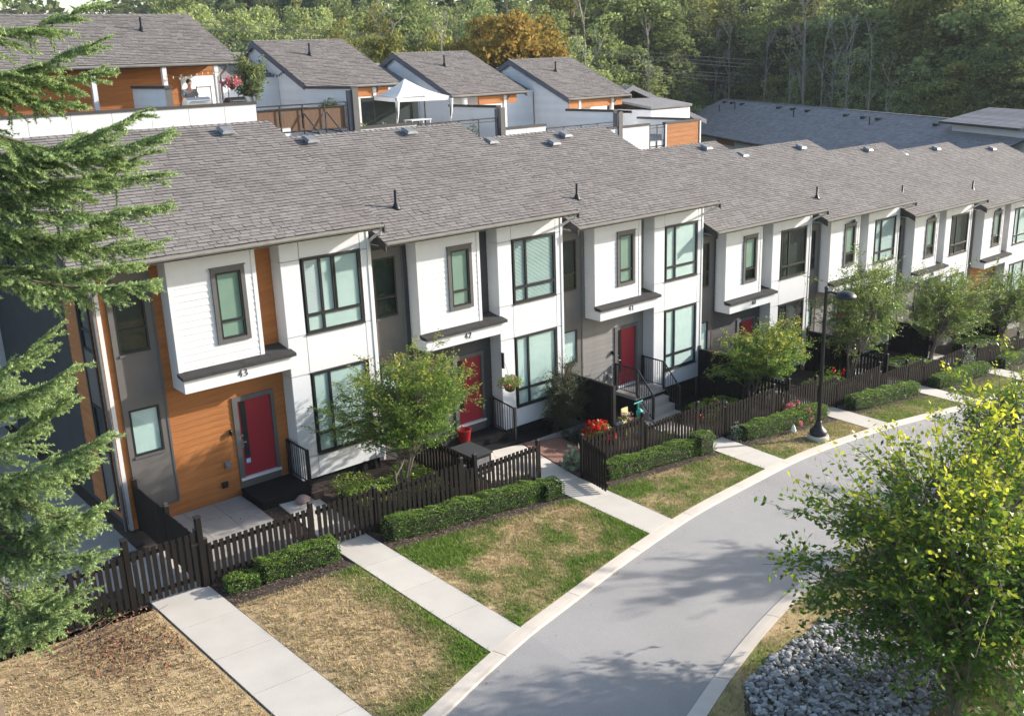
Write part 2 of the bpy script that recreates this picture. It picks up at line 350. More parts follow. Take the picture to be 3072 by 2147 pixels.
# front paths to the gates and beyond
PATHS = [(-5.42, -4.16, -5.2, -3.93, -.9), (-1.06, -.02, -1.05, .0, -.62), (6.04, 7.25, 5.9, 7.1, -1.0), (12.66, 13.95, 12.5, 13.75, -.5),
         (19.30, 20.55, 19.15, 20.4, -.4), (25.85, 27.1, 25.7, 26.95, -.4), (31.85, 33.1, 31.7, 32.95, -.3), (38.4, 39.6, 38.2, 39.4, -.3), (45.4, 46.6, 45.3, 46.5, 0)]
for (a0, a1, b0, b1, yi) in PATHS:
    ro = bpy.data.objects.new('path', None); COL.objects.link(ro); tag(ro, kind='structure')
    yk = float(KO((b0 + b1) / 2)); ytop = yi
    ys_ = [ytop]
    y = -3.2
    while y > yk + 1.0: ys_.append(y); y -= 1.52
    if ytop - (-3.2) > 1.6: ys_.insert(1, (ytop - 3.2) / 2)
    ys_.append(None)
    def ed(y):
        t = (y + 3.2) / (yk + 3.2); t = max(0, t); return a0 + (b0 - a0) * t, a1 + (b1 - a1) * t
    for i in range(len(ys_) - 1):
        ya, yb = ys_[i] - .009, ys_[i + 1]
        xa0, xa1 = ed(ya)
        if yb is None:
            xb0, xb1 = ed(yk); p = [(xa0, ya), (xa1, ya), (xb1, float(KO(xb1)) + .004), (xb0, float(KO(xb0)) + .004)]
        else:
            yb += .009; xb0, xb1 = ed(yb); p = [(xa0, ya), (xa1, ya), (xb1, yb), (xb0, yb)]
        top = [(x, y, g(x, y) + .025) for x, y in p]; bot = [(x, y, z - .25) for x, y, z in top]
        put(MB().hexa(bot[::-1], top[::-1]), 'path_slab', M['concrete'], ro)
# left side lane and cross path
def sheet(name, x0, x1, y0, y1, dz, m, n=6, parent=None, kind='structure', th=.2):
    V, F = grid(np.linspace(x0, x1, n), np.linspace(y0, y1, n), lambda X, Y: G(X, Y) + dz)
    nv = len(V); mb = MB(); mb.add([tuple(v) for v in V], [tuple(f) for f in F])
    mb.add([(x0, y0, g(x0, y0) + dz), (x1, y0, g(x1, y0) + dz), (x1, y0, g(x1, y0) + dz - th), (x0, y0, g(x0, y0) + dz - th)], [(0, 3, 2, 1)])
    mb.add([(x0, y0, g(x0, y0) + dz), (x0, y1, g(x0, y1) + dz), (x0, y1, g(x0, y1) + dz - th), (x0, y0, g(x0, y0) + dz - th)], [(0, 1, 2, 3)])
    o = put(mb, name, m, parent)
    if kind and not parent: o['kind'] = kind
    return o
sheet('side_lane', -14, -4.75, -.62, 12, .012, M['concrete_d'])
sheet('side_path', -9.5, -5.43, -2.2, -.64, .02, M['concrete_d'])
sheet('gravel_strip', -4.74, -4.5, -.5, 11, .03, M['soil'])
# garden soil strip between houses and fence, mulch strip outside fence
V, F = grid(np.linspace(-30, 56, 173), np.linspace(-3.3, 2.4, 20), lambda X, Y: G(X, Y) - .01 + .05 * (fbm(X * 2, Y * 2, 3) - .5))
tag(link('garden_soil', mesh_np('garden_soil', V, F, M['soil'])), kind='structure')
V, F = grid(np.linspace(-4.2, 56, 200), np.linspace(-4.75, -3.3, 12), lambda X, Y: G(X, Y) - .01 + .05 * (fbm(X * 3, Y * 3, 9) - .5))
tag(link('planting_strip', mesh_np('planting_strip', V, F, M['soil'])), kind='structure')

# ---- lawns: turf sheet + real blades
rng = np.random.default_rng(5)
def lawn(xa, xb, ytop, ylow, dens, gf, seed, blade=(.035, .075)):
    """xa,xb: edge functions of y; ylow(x): kerb line; gf(x,y): green factor 0..1"""
    U_, W_ = np.meshgrid(np.linspace(0, 1, 50), np.linspace(0, 1, 50))
    x_ = xa(0) + (xb(0) - xa(0)) * U_; yl = ylow(x_); y_ = ytop + (yl - ytop) * W_
    xx = xa(y_) + (xb(y_) - xa(y_)) * U_; yl = ylow(xx); yy = ytop + (yl - ytop) * W_
    edge = np.minimum.reduce([U_, 1 - U_, W_, 1 - W_]) * 8
    zz = G(xx, yy) + .004 + .035 * np.clip(edge, 0, 1) * fbm(xx * 1.5, yy * 1.5, seed)
    V = np.stack([xx, yy, zz], -1).reshape(-1, 3); idx = np.arange(2500).reshape(50, 50)
    F = np.stack([idx[:-1, :-1], idx[1:, :-1], idx[1:, 1:], idx[:-1, 1:]], -1).reshape(-1, 4)
    gg = np.clip(gf(xx, yy), 0, 1)
    tag(link('lawn', mesh_np('lawn', V, F, M['lawn'], {'green': gg.ravel()})), kind='structure')
    area = abs(float(np.mean(xb(yy) - xa(yy)))) * abs(float(np.mean(yl - ytop)))
    n = int(area * dens); u = rng.uniform(.004, .996, n); w = rng.uniform(.004, .996, n)
    def samp(A):
        a = u * 49; b = w * 49; i = a.astype(int); j = b.astype(int); fa = a - i; fb = b - j
        return (A[j, i] * (1 - fa) + A[j, i + 1] * fa) * (1 - fb) + (A[j + 1, i] * (1 - fa) + A[j + 1, i + 1] * fa) * fb
    px, py, pz, pg = samp(xx), samp(yy), samp(zz), samp(gg)
    keep = fbm(px * 7, py * 7, seed + 30) + pg * .25 > .40; px, py, pz, pg = px[keep], py[keep], pz[keep], pg[keep]; n = len(px)
    pg = np.clip(pg + rng.normal(size=n) * .22, 0, 1)
    h = rng.uniform(blade[0], blade[1], n) * (1 + .5 * pg); th = rng.uniform(0, 6.283, n); wd = .012
    le = rng.uniform(.2, 1.3, n) * h; ph = rng.uniform(0, 6.283, n)
    c, s_ = np.cos(th) * wd, np.sin(th) * wd
    V = np.stack([np.stack([px - c, py - s_, pz - .005], -1), np.stack([px + c, py + s_, pz - .005], -1), np.stack([px + np.cos(ph) * le, py + np.sin(ph) * le, pz + h], -1)], 1).reshape(-1, 3)
    o = link('grass', mesh_np('grass', V, np.arange(3 * n).reshape(n, 3), M['grass'], {'green': np.repeat(pg, 3)}))
    tag(o, kind='stuff')
def edges(i):
    (a0, a1, b0, b1, _) = PATHS[i]
    ykL = lambda y: np.clip((y + 3.2) / (float(KO(b0)) + 3.2), 0, 1)
    return (lambda y: a0 + (b0 - a0) * ykL(np.asarray(y, float)) - .03), (lambda y: a1 + (b1 - a1) * ykL(np.asarray(y, float)) + .03)
kol = lambda x: KO(x) + .02
def near(x, y, cx, cy, r): return np.clip(1.25 - np.hypot(x - cx, y - cy) / r, 0, 1)
L0 = lambda y: np.asarray(y, float) * 0 - 16.
lawn(L0, edges(0)[0], -3.55, kol, 420, lambda x, y: (fbm(x, y, 1) - .66) * .6, 11)
lawn(edges(0)[1], edges(1)[0], -4.5, kol, 1000, lambda x, y: (fbm(x * 1.3, y * 1.3, 2) - .60) * 1.0 + np.clip(1.0 - (-1.2 - x) / .9, 0, 1) * (.55 + .5 * fbm(x * 3, y * 3, 7)) + np.clip(1 - (y - KO(x)) / 1.1, 0, 1) * .75, 12)
lawn(edges(1)[1], edges(2)[0], -4.35, kol, 1000, lambda x, y: .40 + (fbm(x * 1.6, y * 1.6, 3) - .5) * 1.9 + near(x, y, .9, -4.9, 1.1) * 1.1 + np.clip(1 - (y - KO(x)) / 1.0, 0, 1) * .45 + np.clip(1 - (5.9 - x) / .8, 0, 1) * .4 - near(x, y, 1.9, -6.2, .8) * .5, 13)
lawn(edges(2)[1], edges(3)[0], -4.3, kol, 700, lambda x, y: .40 + (fbm(x * 1.6, y * 1.6, 4) - .5) * 1.9 + near(x, y, 8.0, -4.7, .8) + np.clip(1 - (y - KO(x)) / .7, 0, 1) * .4, 14)
lawn(edges(3)[1], edges(4)[0], -4.3, kol, 600, lambda x, y: .42 + (fbm(x * 1.3, y * 1.3, 5) - .5) * 1.4, 15, (.04, .07))
lawn(edges(4)[1], edges(5)[0], -4.3, kol, 450, lambda x, y: .72 + (fbm(x * 1.3, y * 1.3, 6) - .5), 16, (.04, .07))
lawn(edges(5)[1], edges(6)[0], -4.4, kol, 350, lambda x, y: .75 + (fbm(x * 1.3, y * 1.3, 7) - .5), 17, (.04, .08))
lawn(edges(6)[1], edges(7)[0], -4.4, kol, 250, lambda x, y: .8 + (fbm(x, y, 8) - .5) * .5, 18, (.04, .08))
lawn(edges(7)[1], edges(8)[0], -4.4, kol, 150, lambda x, y: .8 + (fbm(x, y, 8) - .5) * .5, 19, (.04, .08))
# lawn across the road
lawn(lambda y: np.asarray(y, float) * 0 - 2.5, lambda y: np.asarray(y, float) * 0 + 14., -24.0, lambda x: KRo(x) - .01, 330, lambda x, y: .35 + (fbm(x, y, 21) - .5) * 1.6, 20, (.04, .07))
lawn(lambda y: np.asarray(y, float) * 0 + 14., lambda y: np.asarray(y, float) * 0 + 50., -24.0, lambda x: KRo(x) - .01, 40, lambda x, y: .5 + (fbm(x, y, 22) - .5) * 1.6, 21, (.04, .07))

# mulch chips
def chips(n, x0, x1, y0, y1, size, m, name, zf):
    x = rng.uniform(x0, x1, n); y = rng.uniform(y0, y1, n)
    k = np.ones(n, bool)
    for (a0, a1, _, _, _) in PATHS: k &= ~((x > a0 - .12) & (x < a1 + .05))
    x, y = x[k], y[k]
    C = np.stack([x, y, zf(x, y)], -1); V, F = leaf_quads(C, size, size * .5, rng, 1.2)
    return tag(link(name, mesh_np(name, V, F, m)), kind='stuff')
chips(16000, -4.1, 34, -4.7, -3.35, .055, M['mulch'], 'bark_chips', lambda x, y: G(x, y) + .03)
chips(5000, -4, 34, -3.2, -.2, .06, M['mulch'], 'bark_chips', lambda x, y: G(x, y) + .03)
m_litter = mat('fallen_dry_leaves', (.24, .11, .06), (.14, .07, .045), 5, .85, island=.4)
x = rng.normal(-6.6, .6, 1300); x = np.where(x > -5.5, -11 - x, x); y = rng.normal(-4.6, .8, 1300)
V, F = leaf_quads(np.stack([x, y, G(x, y) + .05], -1), .075, .045, rng, 1.2)
tag(link('fallen_leaves', mesh_np('fallen_leaves', V, F, m_litter)), kind='stuff')
x = rng.uniform(-12, -5.4, 900); y = rng.uniform(-9, -4.2, 900)
V, F = leaf_quads(np.stack([x, y, G(x, y) + .05], -1), .05, .03, rng, 1.2)
tag(link('fallen_leaves', mesh_np('fallen_leaves', V, F, m_litter)), kind='stuff')
# small leaves on the road and lawn
x = rng.uniform(-2, 22, 260); y = np.array([rng.uniform(float(KR(a)), float(KO(a)) - .4) for a in x])
V, F = leaf_quads(np.stack([x, y, G(x, KO(x)) - .02], -1), .05, .03, rng, 2)
tag(link('fallen_leaves', mesh_np('fallen_leaves', V, F, m_litter)), kind='stuff')

# ---- rock bed across the road
def rock_mesh(seed):
    r_ = np.random.default_rng(seed); t = (1 + 5 ** .5) / 2
    P = np.array([(-1, t, 0), (1, t, 0), (-1, -t, 0), (1, -t, 0), (0, -1, t), (0, 1, t), (0, -1, -t), (0, 1, -t), (t, 0, -1), (t, 0, 1), (-t, 0, -1), (-t, 0, 1)]) / 1.9
    P = P * r_.uniform(.7, 1.15, (12, 1)) * np.array([1, .75, .55])
    Fc = np.array([(0, 11, 5), (0, 5, 1), (0, 1, 7), (0, 7, 10), (0, 10, 11), (1, 5, 9), (5, 11, 4), (11, 10, 2), (10, 7, 6), (7, 1, 8), (3, 9, 4), (3, 4, 2), (3, 2, 6), (3, 6, 8), (3, 8, 9), (4, 9, 5), (2, 4, 11), (6, 2, 10), (8, 6, 7), (9, 8, 1)])
    return P, Fc
bed = bpy.data.objects.new('rock_bed', None); COL.objects.link(bed); tag(bed, kind='structure'); bed.location = (4.6, -14.3, g(4.6, -14.3))
RM = [mesh_np('stone', *rock_mesh(k), M['rock']) for k in range(5)]
pts = []
for _ in range(13000):
    x = random.uniform(.4, 9.4); y = random.uniform(-16.2, -12.3)
    rr_ = math.hypot((x - 4.9) / 4.0, (y + 14.25) / 1.55) + .18 * (float(vnoise(x * 1.5, y * 1.5, 5)) - .5)
    if rr_ < 1 and all(abs(x - a) > .058 or abs(y - b) > .048 for a, b in pts[-500:]): pts.append((x, y))
pts = pts[:4600]
camp = Vector((-11.49, -22.97, 4.07)); pts.sort(key=lambda p: (Vector((p[0], p[1], -8)) - camp).length + random.random() * 2)
VV, FF = [], []
for i, (x, y) in enumerate(pts):
    s_ = random.choice((.035, .045, .055, .07, .095)) * random.uniform(.85, 1.15); a_ = random.uniform(0, 6.28); z = g(x, y) + .03 + random.uniform(0, .05); tx = random.uniform(-.5, .5)
    if i < 300:
        o = link('stone', RM[i % 5], bed, (x - 4.6, y + 14.3, z - g(4.6, -14.3)), (tx, tx * .7, a_)); o.scale = (s_, s_, s_)
    else:
        P, Fc = rock_mesh(i % 37); E_ = np.array(Matrix.Rotation(a_, 3, 'Z') @ Matrix.Rotation(tx, 3, 'X'))
        VV.append(P @ E_.T * s_ + np.array([x - 4.6, y + 14.3, z - g(4.6, -14.3)])); FF.append(Fc + 12 * len(FF))
o = link('stones', mesh_np('stones', np.concatenate(VV), np.concatenate(FF), M['rock']), bed); o['kind'] = 'stuff'
V, F = grid(np.linspace(0, 10, 40), np.linspace(-16.2, -12.4, 20), lambda X, Y: G(X, Y) + .03 - .25 * np.clip((np.hypot((X - 4.9) / 4.0, (Y + 14.25) / 1.55) - .95) * 3, 0, 1))
link('bed_base', mesh_np('bed_base', V - np.array([4.6, -14.3, g(4.6, -14.3)]), F, M['soil']), bed)

# ================================================================== TOWNHOUSES (front row)
SL = 2.467 / 5.87; YE = -.651; YR = 5.219; ZR = 2.467
YB = .037; YW = .534; XL = -2.936; XR = -.652; ZC = -3.052; ZB = -3.476
def ident(x, y, z): return (x, y, z)
def window(parent, x0, x1, z0, z1, y, T=None, key='', vm=None, hm=None, blind='blind', glass='glass', sash=None, trim=None, fw=.055, part=0.0, room=True, name='window'):
    """glazed window facing -y: frame, panes, slat blind and dark room behind. vm/hm: mullion positions (fractions)"""
    hd = (round(x1 - x0, 3), round(z1 - z0, 3), vm, hm, blind, glass, sash, fw, part, key)
    w, h = x1 - x0, z1 - z0
    TT = T or ident
    def b(fn, nm, m):
        def f():
            mb = MB((lambda x, y_, z: TT(x0 + x, y + y_, z0 + z))) if T else MB()
            fn(mb); return mb.mesh(nm, m)
        return f() if T else cached((nm, hd), f)
    loc = None if T else (x0, y, z0)
    def fr(mb):
        d0, d1 = -.012, .06
        mb.box(0, w, d0, d1, h - fw, h); mb.box(0, w, d0, d1, 0, fw); mb.box(0, fw, d0, d1, fw, h - fw); mb.box(w - fw, w, d0, d1, fw, h - fw)
        zz = h * hm if hm else None
        if hm: mb.box(fw, w - fw, d0 + .004, d1, zz - fw * .6, zz + fw * .6)
        if vm:
            xx = w * vm; mb.box(xx - fw * .6, xx + fw * .6, d0 + .008, d1, fw, (zz - fw * .6) if hm else h - fw)
            mb.box(xx - fw * .6, xx + fw * .6, d0 + .008, d1, (zz + fw * .6) if hm else h - fw - .001, h - fw)
        if sash:
            a, b_ = sash; mb.box(w * a, w * a + fw * .7, d0 - .004, d1 + .01, (zz + fw * .6) if hm else fw, h - fw); mb.box(w * b_ - fw * .7, w * b_, d0 - .004, d1 + .01, (zz + fw * .6) if hm else fw, h - fw)
    wo = link(name, b(fr, 'window_frame', M['frame']), parent, loc)
    xsp = [fw, w * vm, w - fw] if vm else [fw, w - fw]; zsp = [fw, h * hm, h - fw] if hm else [fw, h - fw]
    for i in range(len(xsp) - 1):
        for j in range(len(zsp) - 1):
            def pn(mb, i=i, j=j): mb.add([(xsp[i], .02, zsp[j]), (xsp[i + 1], .02, zsp[j]), (xsp[i + 1], .02, zsp[j + 1]), (xsp[i], .02, zsp[j + 1])], [(0, 1, 2, 3)])
            if T: link('pane', b(pn, 'pane', M[glass]), wo)
            else: link('pane', cached(('pane', hd, i, j), lambda: (lambda q: (pn(q), q)[1])(MB()).mesh('pane', M[glass])), wo)
    if blind:
        def bl(mb):
            z = h - fw - .01; zb_ = fw + part * h
            if blind in ('sheer', 'pale'): mb.box(fw, w - fw, .045, .05, zb_, h - fw)
            else:
                sh_ = .024 if blind == 'slats' else .041
                while z > zb_:
                    mb.add([(fw + .004, .030, z - sh_), (w - fw - .004, .030, z - sh_), (w - fw - .004, .058, z - .002), (fw + .004, .058, z - .002)], [(0, 1, 2, 3)]); z -= .042
        link('blind', b(bl, 'blind', M['blind' if blind in ('blind', 'slats') else ('blind' if blind == 'pale' else 'sheer')]), wo)
    if room:
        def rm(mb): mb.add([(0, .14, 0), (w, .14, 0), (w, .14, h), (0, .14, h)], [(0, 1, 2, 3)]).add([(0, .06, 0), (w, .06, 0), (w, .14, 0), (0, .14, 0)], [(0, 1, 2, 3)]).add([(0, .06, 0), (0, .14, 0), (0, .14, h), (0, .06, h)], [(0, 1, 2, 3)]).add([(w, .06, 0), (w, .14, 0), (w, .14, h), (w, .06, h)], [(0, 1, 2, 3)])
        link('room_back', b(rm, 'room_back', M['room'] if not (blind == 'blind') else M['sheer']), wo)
    return wo
def boards(parent, x0, x1, z0, z1, y, m, key, T=None, holes=(), exp=.165, name='siding_board'):
    """lap siding: every board its own wedge"""
    z = z1
    while z > z0 + .02:
        zb_ = max(z - exp, z0); segs = [(x0, x1)]
        for (a, b_, c, d) in holes:
            if zb_ < d - .02 and z > c + .02:
                ns = []
                for s0, s1 in segs:
                    if b_ <= s0 or a >= s1: ns.append((s0, s1))
                    else:
                        if a > s0: ns.append((s0, a))
                        if b_ < s1: ns.append((b_, s1))
                segs = ns
        for s0, s1 in segs:
            w, h = s1 - s0, z - zb_
            if w < .03: continue
            def mk(T=None):
                mb = MB(T); mb.hexa([(0, -.020, 0), (w, -.020, 0), (w, .0, 0), (0, .0, 0)], [(0, -.006, h), (w, -.006, h), (w, 0, h), (0, 0, h)]); return mb.mesh(name, m)
            if T: link(name, mk(lambda x, y_, zz, s0=s0, zb_=zb_: T(s0 + x, y + y_, zb_ + zz)), parent)
            else: link(name, cached(('sb', m.name, round(w, 3), round(h, 3)), mk), parent, (s0, y, zb_))
        z -= exp

DIG = {'4': [[(.62, 0), (.62, 1)], [(.62, 1), (.0, .32), (1., .32)]], '3': [[(.08, .9), (.4, 1), (.75, .9), (.75, .66), (.35, .52)], [(.35, .52), (.85, .42), (.9, .16), (.5, 0), (.05, .08)]],
       '2': [[(.08, .78), (.2, .98), (.6, 1), (.82, .78), (.6, .42), (.05, 0), (.95, .03)]], '1': [[(.25, .82), (.55, 1), (.55, 0)], [(.25, 0), (.85, 0)]],
       '0': [[(.5, 1), (.12, .8), (.05, .5), (.12, .2), (.5, 0), (.88, .2), (.95, .5), (.88, .8), (.5, 1)]], '9': [[(.85, .7), (.6, 1), (.2, .92), (.1, .65), (.35, .45), (.8, .55), (.88, .75), (.75, .25), (.2, 0)]],
       '8': [[(.5, 1), (.15, .85), (.2, .6), (.8, .4), (.85, .15), (.5, 0), (.15, .15), (.2, .4), (.8, .6), (.85, .85), (.5, 1)]], '7': [[(.05, .85), (.08, 1), (.9, 1), (.4, 0)]], '6': [[(.8, .95), (.35, .75), (.1, .35), (.3, 0), (.75, .05), (.85, .35), (.5, .55), (.15, .35)]]}
def numerals(txt, parent, x, y, z, h=.15):
    for i, ch in enumerate(txt):
        mb = MB(); w = h * .62
        for st in DIG[ch]:
            for (a, b_) in zip(st[:-1], st[1:]):
                p = Vector((a[0] * w, 0, a[1] * h)); q = Vector((b_[0] * w, 0, b_[1] * h)); d = (q - p)
                thick = h * (.085 if abs(d.z) > abs(d.x) else .05); d.normalize(); s_ = Vector((-d.z, 0, d.x)) * thick * .8; p = p - d * thick * .4; q = q + d * thick * .4
                e = Vector((0, -.014, 0))
                mb.hexa([p - s_, q - s_, q + s_, p + s_], [p - s_ + e, q - s_ + e, q + s_ + e, p + s_ + e])
        put(mb, 'numeral', M['ink'], parent, loc=(x + i * h * .78, y, z))

def shingle_wedge(w, l, t):
    """one asphalt shingle tab lying in its own slope frame (x along row, y up slope, z normal)"""
    return MB().add([(0, 0, .0), (w, 0, .0), (w, l, 0), (0, l, 0), (0, 0, t), (w, 0, t), (w, l, .003), (0, l, .003)], [(4, 5, 6, 7), (0, 1, 5, 4), (1, 2, 6, 5), (3, 0, 4, 7)])
SHM = {}
def shingles(roof, x0, x1, y0, z0, slope_len, ang, m, keepn, seed, row=.145, tabw=.27, back=False, camloc=None):
    """slope starting at (y0,z0) rising towards +y at angle ang; nearest keepn tabs single, rest one mesh"""
    rnd = random.Random(seed); tabs = []
    nrow = int(slope_len / row)
    for r_ in range(nrow + 1):
        x = x0 - rnd.random() * tabw; s0 = r_ * row
        l = min(row * 1.25, slope_len - s0 + .02)
        while x < x1:
            w = tabw * rnd.choice((1, 1, 1, .8, 1.2)); a, b_ = max(x, x0), min(x + w - .007, x1)
            if b_ - a > .03: tabs.append((a, s0 + rnd.uniform(-.004, .004), b_ - a, l, rnd.choice((.018, .022, .028))))
            x += w
    ca, sa = math.cos(ang), math.sin(ang)
    def place(a, s0): return (a, y0 + s0 * ca, z0 + s0 * sa)
    if camloc and keepn: tabs.sort(key=lambda t: (Vector(place(t[0], t[1])) - camloc).length)
    for t in tabs[:keepn]:
        wq = max(round(t[2] / .02) * .02, .03); key = (m.name, wq, t[4], round(t[3], 2))
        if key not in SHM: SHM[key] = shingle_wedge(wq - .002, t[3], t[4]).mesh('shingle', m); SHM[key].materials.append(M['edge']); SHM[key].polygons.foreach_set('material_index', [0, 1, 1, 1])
        link('shingle', SHM[key], roof, place(t[0], t[1]), (ang, 0, 0))
    rest = tabs[keepn:]
    if rest:
        T_ = np.array(rest); n = len(T_); a, s0, w, l, t = T_.T; z_ = np.zeros(n)
        P = np.stack([np.stack([a, s0, z_], -1), np.stack([a + w, s0, z_], -1), np.stack([a + w, s0 + l, z_], -1), np.stack([a, s0 + l, z_], -1),
                      np.stack([a, s0, t], -1), np.stack([a + w, s0, t], -1), np.stack([a + w, s0 + l, z_ + .003], -1), np.stack([a, s0 + l, z_ + .003], -1)], 1)
        X, Y, Z = P[..., 0], P[..., 1], P[..., 2]
        V = np.stack([X, y0 + Y * ca - Z * sa, z0 + Y * sa + Z * ca], -1).reshape(-1, 3)
        q = np.array([(4, 5, 6, 7), (0, 1, 5, 4), (1, 2, 6, 5), (3, 0, 4, 7)]); F = (q[None] + 8 * np.arange(n)[:, None, None]).reshape(-1, 4)
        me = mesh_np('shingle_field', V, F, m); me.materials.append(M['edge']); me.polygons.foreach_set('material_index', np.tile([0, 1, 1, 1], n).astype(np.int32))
        o = link('shingle_field', me, roof); o['kind'] = 'stuff'

def roof_common(t, gl, gr, m_sh, keepn, seed, cam_local, ye=YE, yr=YR, zr=ZR, vents=(), pipes=(), barge='dark_trim', backlen=5.2, th=.16):
    ang = math.atan2(zr, yr - ye); slen = math.hypot(zr, yr - ye)
    yb_ = yr + backlen; zb_ = zr - backlen * math.tan(ang)
    prof = [(ye, -.005), (yr, zr - .005), (yb_, zb_), (yb_, zb_ - th), (yr, zr - th - .02), (ye + .02, -th)]
    roof = put(MB().prism_x(prof, gl + .02, gr - .02), 'roof', M['deckroof'], t)
    shingles(roof, gl - .03, gr + .035, ye - .02, .0, slen + .02, ang, m_sh, keepn, seed, camloc=cam_local)
    # back slope as one sheet of shingles
    mb = MB(); z_ = 0
    n = int(backlen / .13)
    for i in range(n):
        a = i / n; b_ = (i + 1) / n
        mb.add([(gl, yr + backlen * a, zr - backlen * a * math.tan(ang) + .006), (gr, yr + backlen * a, zr - backlen * a * math.tan(ang) + .006), (gr, yr + backlen * b_, zr - backlen * b_ * math.tan(ang) + .018), (gl, yr + backlen * b_, zr - backlen * b_ * math.tan(ang) + .018)], [(0, 1, 2, 3)])
    o = put(mb, 'back_shingles', m_sh, roof); o['kind'] = 'stuff'
    # ridge caps
    mb = MB(); x = gl; rnd = random.Random(seed + 5)
    while x < gr - .05:
        w = min(.21, gr - x); c, s_ = math.cos(ang), math.sin(ang)
        for sg in (-1, 1):
            mb.add([(x, yr, zr + .034), (x + w, yr, zr + .018), (x + w, yr + sg * .15 * c, zr + .018 - .15 * s_), (x, yr + sg * .15 * c, zr + .034 - .15 * s_)], [(0, 1, 2, 3) if sg < 0 else (3, 2, 1, 0)])
        mb.add([(x, yr - .15 * c, zr - .15 * s_), (x, yr, zr + .002), (x, yr, zr + .034), (x, yr - .15 * c, zr + .034 - .15 * s_)], [(0, 1, 2, 3)])
        x += .205
    o = put(mb, 'ridge_caps', m_sh, roof); o['kind'] = 'stuff'
    # barge boards
    for x0, x1 in ((gl - .035, gl + .0), (gr, gr + .035)):
        mb = MB(); bp = [(ye - .09, -.04), (yr, zr - .01), (yr + backlen, zr - .01 - backlen * math.tan(ang)), (yr + backlen, zr - backlen * math.tan(ang) - .24), (yr, zr - .25), (ye - .09, -.27)]
        mb.prism_x(bp, x0, x1); put(mb, 'barge_board', M[barge], t)
    # gutter (open trough with back fascia)
    def gut(): 
        mb = MB(); prof = [(ye - .11, -.012), (ye - .125, -.012), (ye - .115, -.07), (ye - .075, -.115), (ye, -.115), (ye, .0), (ye - .008, .0), (ye - .008, -.105), (ye - .07, -.105), (ye - .10, -.065)]
        return mb.prism_x(prof, gl + .01, gr - .01).mesh('gutter', M['gutter'])
    link('gutter', cached(('gutter', gl, gr, ye), gut), t)
    link('soffit', cached(('soffit', gl, gr, ye), lambda: MB().box(gl + .03, gr - .03, ye + .022, YW + .3, -.165, -.145).mesh('soffit', M['trim_white'])), t) if ye == YE else None
    for vx, vy in vents:
        vz = (vy - ye) * math.tan(ang)
        def vf():
            mb = MB(); mb.box(-.24, .24, -.24, .24, .0, .03); mb.box(-.17, .17, -.17, .17, .03, .11)
            mb.hexa([(-.22, -.22, .11), (.22, -.22, .11), (.22, .22, .11), (-.22, .22, .11)], [(-.15, -.15, .17), (.15, -.15, .17), (.15, .15, .17), (-.15, .15, .17)])
            return mb.mesh('roof_vent', M['vent_m'])
        o = link('roof_vent', cached('vent', vf), roof, (vx, vy, vz + .01), (ang, 0, 0))
    for px, py in pipes:
        pz = (py - ye) * math.tan(ang)
        link('vent_pipe', cached('pipe', lambda: MB().lathe([(.16, -.04), (.11, .03), (.06, .16), (.045, .17), (.045, .52), (.035, .52), (.035, .3)], (0, 0, 0), 12).mesh('vent_pipe', M['black'], True)), roof, (px, py, pz))
    return roof

UN = {43: (0, 0, 0), 42: (7.235, .172, -.543), 41: (14.77, .653, -1.175), 40: (22.005, .828, -2.326), 39: (29.294, .949, -2.829), 38: (36.326, .916, -3.508), 37: (43.98, 1.202, -4.094), 36: (51.2, 1.35, -4.7)}
SID = {43: 'cedar', 42: 'charcoal_board', 41: 'taupe_board', 40: 'charcoal_board', 39: 'taupe_board', 38: 'taupe_board', 37: 'cedar', 36: 'taupe_board'}
ULAB = {43: 'end townhouse numbered 43 with orange siding and a red door', 42: 'townhouse numbered 42 with charcoal siding behind the bushy maple',
        41: 'townhouse numbered 41 with railed steps up to its red door', 40: 'townhouse numbered 40 with a dark uncurtained upper window',
        39: 'townhouse right of number 40, half hidden behind tall yard trees', 38: 'townhouse numbered 38 whose porch is hidden by a broad tree',
        37: 'townhouse numbered 37 with reddish siding by its small porch roof', 36: 'last townhouse of the front row at the right edge'}
WIN = {43: dict(u='mix', l='blind'), 42: dict(u='slats', l='pale'), 41: dict(u='blind', l='blind'), 40: dict(u='dark', l='dark'), 39: dict(u='slats', l='dark'), 38: dict(u='dark', l='blind'), 37: dict(u='pale', l='pale'), 36: dict(u='blind', l='blind')}
PZ = {}
